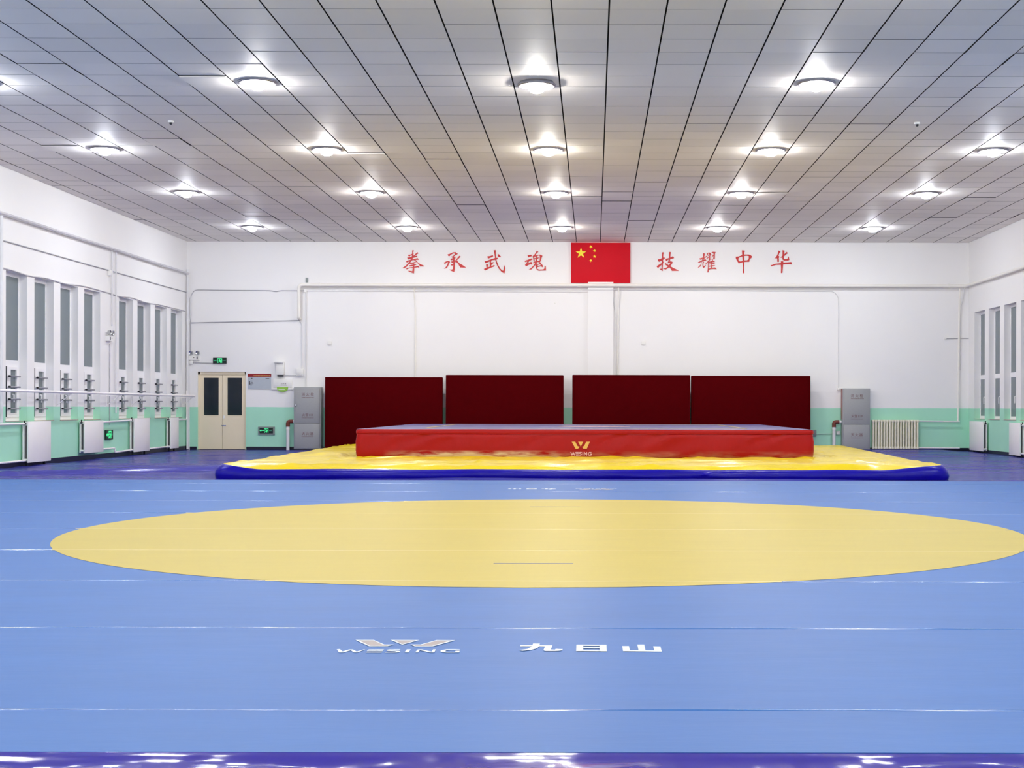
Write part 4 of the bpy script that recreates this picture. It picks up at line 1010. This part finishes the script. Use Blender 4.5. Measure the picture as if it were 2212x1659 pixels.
# ================================================================== RADIATORS
def panel_radiator(xw, s, y0, y1, z0, z1, label, depth=0.15):
    """s = +1: left wall (faces +X); s = -1: right wall"""
    t = thing('panel_radiator', label, 'radiator', (xw, (y0+y1)/2, z0), 'white panel radiators')
    X = lambda d: xw + s*d
    def bx(d0, d1, a, b, c, d, bev=0.006): return B(min(X(d0), X(d1)), max(X(d0), X(d1)), a, b, c, d, bev=bev)
    m = m_rad
    part('front_panel', bx(depth-0.03, depth, y0, y1, z0, z1), m, t)
    part('rear_panel', bx(0.035, 0.062, y0+0.01, y1-0.01, z0+0.01, z1-0.01), m, t)
    for z in (z0+0.05, z1-0.05):
        for yy in (y0+0.025, y1-0.025): part('connector', tube(bmesh.new(), [(X(0.05), yy, z), (X(depth-0.02), yy, z)], 0.022, 10), m, t)
    bm = bmesh.new(); n = int((y1-y0)/0.04); prev = None          # one folded convector sheet between the panels
    for k in range(n+1):
        yy = y0+0.06+(y1-y0-0.12)*k/n; xx = X(0.064 if k % 2 else depth-0.034)
        cur = (bm.verts.new((xx, yy, z0+0.05)), bm.verts.new((xx, yy, z1-0.05)))
        if prev: bm.faces.new((prev[0], cur[0], cur[1], prev[1]))
        prev = cur
    part('convector_fin', bm, m_fin, t, None)
    bm = bmesh.new(); tube(bm, [(X(0.09), y0-0.05, z1-0.04), (X(0.09), y0+0.02, z1-0.04)], 0.02, 10); tube(bm, [(X(0.09), y0-0.02, z1-0.04), (X(0.09), y0-0.02, z1+0.02)], 0.014, 8)
    part('valve', bm, m_dark, t, label='dark valve')
    for yy in (y0+0.15, y1-0.15): part('bracket', B(min(X(0.002), X(0.04)), max(X(0.002), X(0.04)), yy-0.015, yy+0.015, z0+0.1, z1-0.1), m, t, None)
    if z0 < 0.12:
        for yy in (y0+0.12, y1-0.12): part('foot', B(min(X(0.05), X(0.09)), max(X(0.05), X(0.09)), yy-0.02, yy+0.02, 0.010, z0+0.01), m_dark, t, None)
    return t
def yl(x, d=0.15): return (XL+d)*F/(x-VX)
def yr(x, d=0.15): return (XR-d)*F/(x-VX)
panel_radiator(XL, 1, yl(61.5), yl(110.5), 0.075, 0.815, 'white panel radiator on the left wall, nearest to the camera')
panel_radiator(XL, 1, yl(183.5), yl(224), 0.155, 0.805, 'white panel radiator on the left wall, second from the camera, mounted higher')
panel_radiator(XL, 1, yl(291), yl(323.5), 0.085, 0.83, 'white panel radiator on the left wall, third from the camera')
panel_radiator(XL, 1, yl(369.5), yl(386.5), 0.085, 0.825, 'narrow white panel radiator on the left wall nearest the back corner')
panel_radiator(XR, -1, yr(2123), yr(2094), 0.055, 0.765, 'white panel radiator in the back right corner under the windows')
panel_radiator(XR, -1, yr(2202.5), yr(2179.5), 0.045, 0.765, 'white panel radiator on the right wall at the right picture edge')
def column_radiator():
    a, b = at(1884, 906.5, YB-0.17), at(1985.5, 970.5, YB-0.17)
    n = 17
    t = thing('column_radiator', 'ivory cast iron column radiator on the back wall right of the grey cabinet', 'radiator', ((a.x+b.x)/2, YB-0.1, b.z))
    w_ = (b.x-a.x)/n
    for k in range(n):
        x = a.x + w_*(k+0.5)
        bm = bmesh.new()
        for yy in (YB-0.145, YB-0.075):
            tube(bm, [(x, yy, b.z+0.03), (x, yy, a.z-0.03)], w_*0.36, 10)
        for zz in (a.z-0.035, b.z+0.035): box(bm, x-w_*0.46, x+w_*0.46, YB-0.172, YB-0.048, zz-0.032, zz+0.032, bev=0.014, seg=2)
        part('section', bm, m_ivory, t)
    for x in (a.x+w_, b.x-w_): part('bracket', B(x-0.015, x+0.015, YB-0.06, YB-0.002, b.z+0.2, b.z+0.24), m_ivory, t, None)
    return a, b
ra, rb = column_radiator()
cY = YB-0.11
pipe('radiator_pipe', [(rb.x, cY, ra.z-0.035), (XR-0.25, cY, ra.z-0.045)], 0.018, m_rad, 'white upper pipe from the ivory radiator to the back right corner')
pipe('radiator_pipe', [(rb.x, cY, rb.z+0.035), (XR-0.25, cY, rb.z+0.03)], 0.018, m_rad, 'white lower pipe from the ivory radiator to the back right corner')
xa = XL+0.09
pipe('radiator_pipe', [(xa, 20.0, 0.775), (xa, yl(61.5)-0.054, 0.775)], 0.02, m_rad, 'white upper pipe leading to the nearest left wall radiator')
pipe('radiator_pipe', [(xa, 20.0, 0.10), (xa, yl(61.5)-0.003, 0.115)], 0.02, m_rad, 'white lower pipe leading to the nearest left wall radiator')
pipe('radiator_pipe', [(xa, yl(224)+0.003, 0.765), (xa, yl(291)-0.054, 0.79)], 0.02, m_rad, 'white upper pipe between the second and third left wall radiators')
pipe('radiator_pipe', [(xa, yl(224)+0.003, 0.205), (xa, 30.25, 0.205), (xa, 30.25, 0.115), (xa, yl(291)-0.003, 0.135)], 0.02, m_rad, 'white stepped lower pipe between the second and third left wall radiators', rad=0.04)
pipe('radiator_pipe', [(xa, yl(386.5)+0.003, 0.775), (xa, YB-0.3, 0.775), (xa, YB-0.3, 1.5)], 0.02, m_rad, 'white pipe rising from the narrow radiator in the back left corner', rad=0.05)
pipe('radiator_pipe', [(xa, yl(323.5)+0.003, 0.125), (xa, yl(369.5)-0.003, 0.135)], 0.02, m_rad, 'white lower pipe between the third and fourth left wall radiators')
xb_ = XR-0.09
pipe('radiator_pipe', [(xb_, 20.0, 0.72), (xb_, yr(2202.5)-0.054, 0.72)], 0.02, m_rad, 'white upper pipe at the right picture edge under the right windows')
pipe('radiator_pipe', [(xb_, 20.0, 0.095), (xb_, yr(2202.5)-0.003, 0.095)], 0.02, m_rad, 'white lower pipe at the right picture edge near the floor')

# ================================================================== BALLET BARRE
def barre():
    X, Z = XL+0.30, 1.358
    t = thing('ballet_barre', 'long white wall-mounted barre along the left wall in front of the windows', 'barre', (X, 28, Z))
    part('rail', tube(bmesh.new(), [(X, 16.0, Z), (X, 35.55, Z)], 0.026, 14), m_rad, t)
    for y in (35.45, 31.6, 30.0, 27.2, 23.0):
        bm = bmesh.new()
        box(bm, XL+0.002, X+0.02, y-0.015, y+0.015, Z-0.045, Z-0.022)
        tube(bm, [(XL+0.015, y, Z-0.24), (X-0.03, y, Z-0.04)], 0.009, 8)
        box(bm, XL+0.002, XL+0.012, y-0.02, y+0.02, Z-0.27, Z-0.02)
        part('bracket', bm, m_rad, t, None)
barre()

# ================================================================== CEILING FITTINGS
def make_lamp(tone, loc, housing=False):
    t = thing('ceiling_lamp', 'x', 'ceiling lamp', loc, 'round ceiling lamps')
    bm, _ = lathe(bmesh.new(), [(0.205, 0.016), (0.208, -0.004), (0.218, -0.010), (0.238, -0.009), (0.248, -0.002), (0.248, 0.016)], loc, seg=36)
    part('trim_ring', bm, m_ring, t)
    bm, rings = lathe(bmesh.new(), [(0.10, -0.020), (0.16, -0.014), (0.207, -0.004)], loc, seg=28); bm.faces.new(rings[0])
    part('reflector', bm, m_disc[tone], t, None, label='glowing white reflector')
    if housing:
        bm, _ = lathe(bmesh.new(), [(0.20, 0.05), (0.215, 0.05), (0.225, 0.012), (0.215, 0.012)], loc, seg=32)
        part('housing', bm, m_ring, t, label='exposed grey metal housing')
    bm, rings = lathe(bmesh.new(), [(0.085, -0.018), (0.098, -0.046), (0.084, -0.072), (0.048, -0.088)], loc, seg=14); bm.faces.new(rings[-1])
    part('bulb', bm, m_bulb[tone], t, 60, label='glaring white bulb')
    return t
COLX = [-7.93, -4.335, -0.745, 2.855, 6.455]
ROWY = [32.94, 27.63, 23.02, 18.28, 13.6, 8.9, 4.2, -0.5, -4.6]
colname = ['leftmost', 'second from the left', 'middle one', 'second from the right', 'rightmost']
rowname = ['row nearest the back wall', 'second row from the back wall', 'third row from the back wall', 'fourth row from the back wall']
tones = ['cool', 'neutral', 'warm', 'neutral', 'cool']
protos = {}
for j, y in enumerate(ROWY):
    for i, x in enumerate(COLX):
        tn = tones[i]
        loc = Vector((x, y, ZC - 0.016))
        if (i, j) == (2, 3):
            loc.z -= 0.03; o = make_lamp(tn, loc, True)
        elif tn not in protos: o = protos[tn] = make_lamp(tn, loc)
        else:
            o = copy_tree(protos[tn]); o.location = loc
        if j < 4 and not (j == 3 and i == 4):
            o['label'] = 'round glaring ceiling lamp, %s in the %s' % (colname[i], rowname[j]); o['group'] = 'round ceiling lamps in view'
        else:
            o['label'] = 'round ceiling lamp overhead nearer than the picture edge'; o['group'] = 'round ceiling lamps beyond the picture edge'

def detector(px, py, label, r):
    D = F*(ZC-CAMZ)/(VY-py-(0)); x = (px-VX)*D/F
    t = thing('smoke_detector', label, 'smoke detector', (x, D, ZC-0.006))
    bm, rings = lathe(bmesh.new(), [(r, 0.004), (r, -0.014), (r*0.85, -0.024)], (x, D, ZC-0.006), seg=20); bm.faces.new(rings[-1])
    part('base', bm, m_plastic, t)
    bm, rings = lathe(bmesh.new(), [(r*0.5, -0.022), (r*0.5, -0.045), (r*0.3, -0.055)], (x, D, ZC-0.006), seg=14); bm.faces.new(rings[-1])
    part('sensor', bm, m_dark, t)
detector(368, 262, 'small white smoke detector on the left half of the ceiling', 0.042)
detector(1980, 263, 'small white smoke detector on the right half of the ceiling', 0.042)
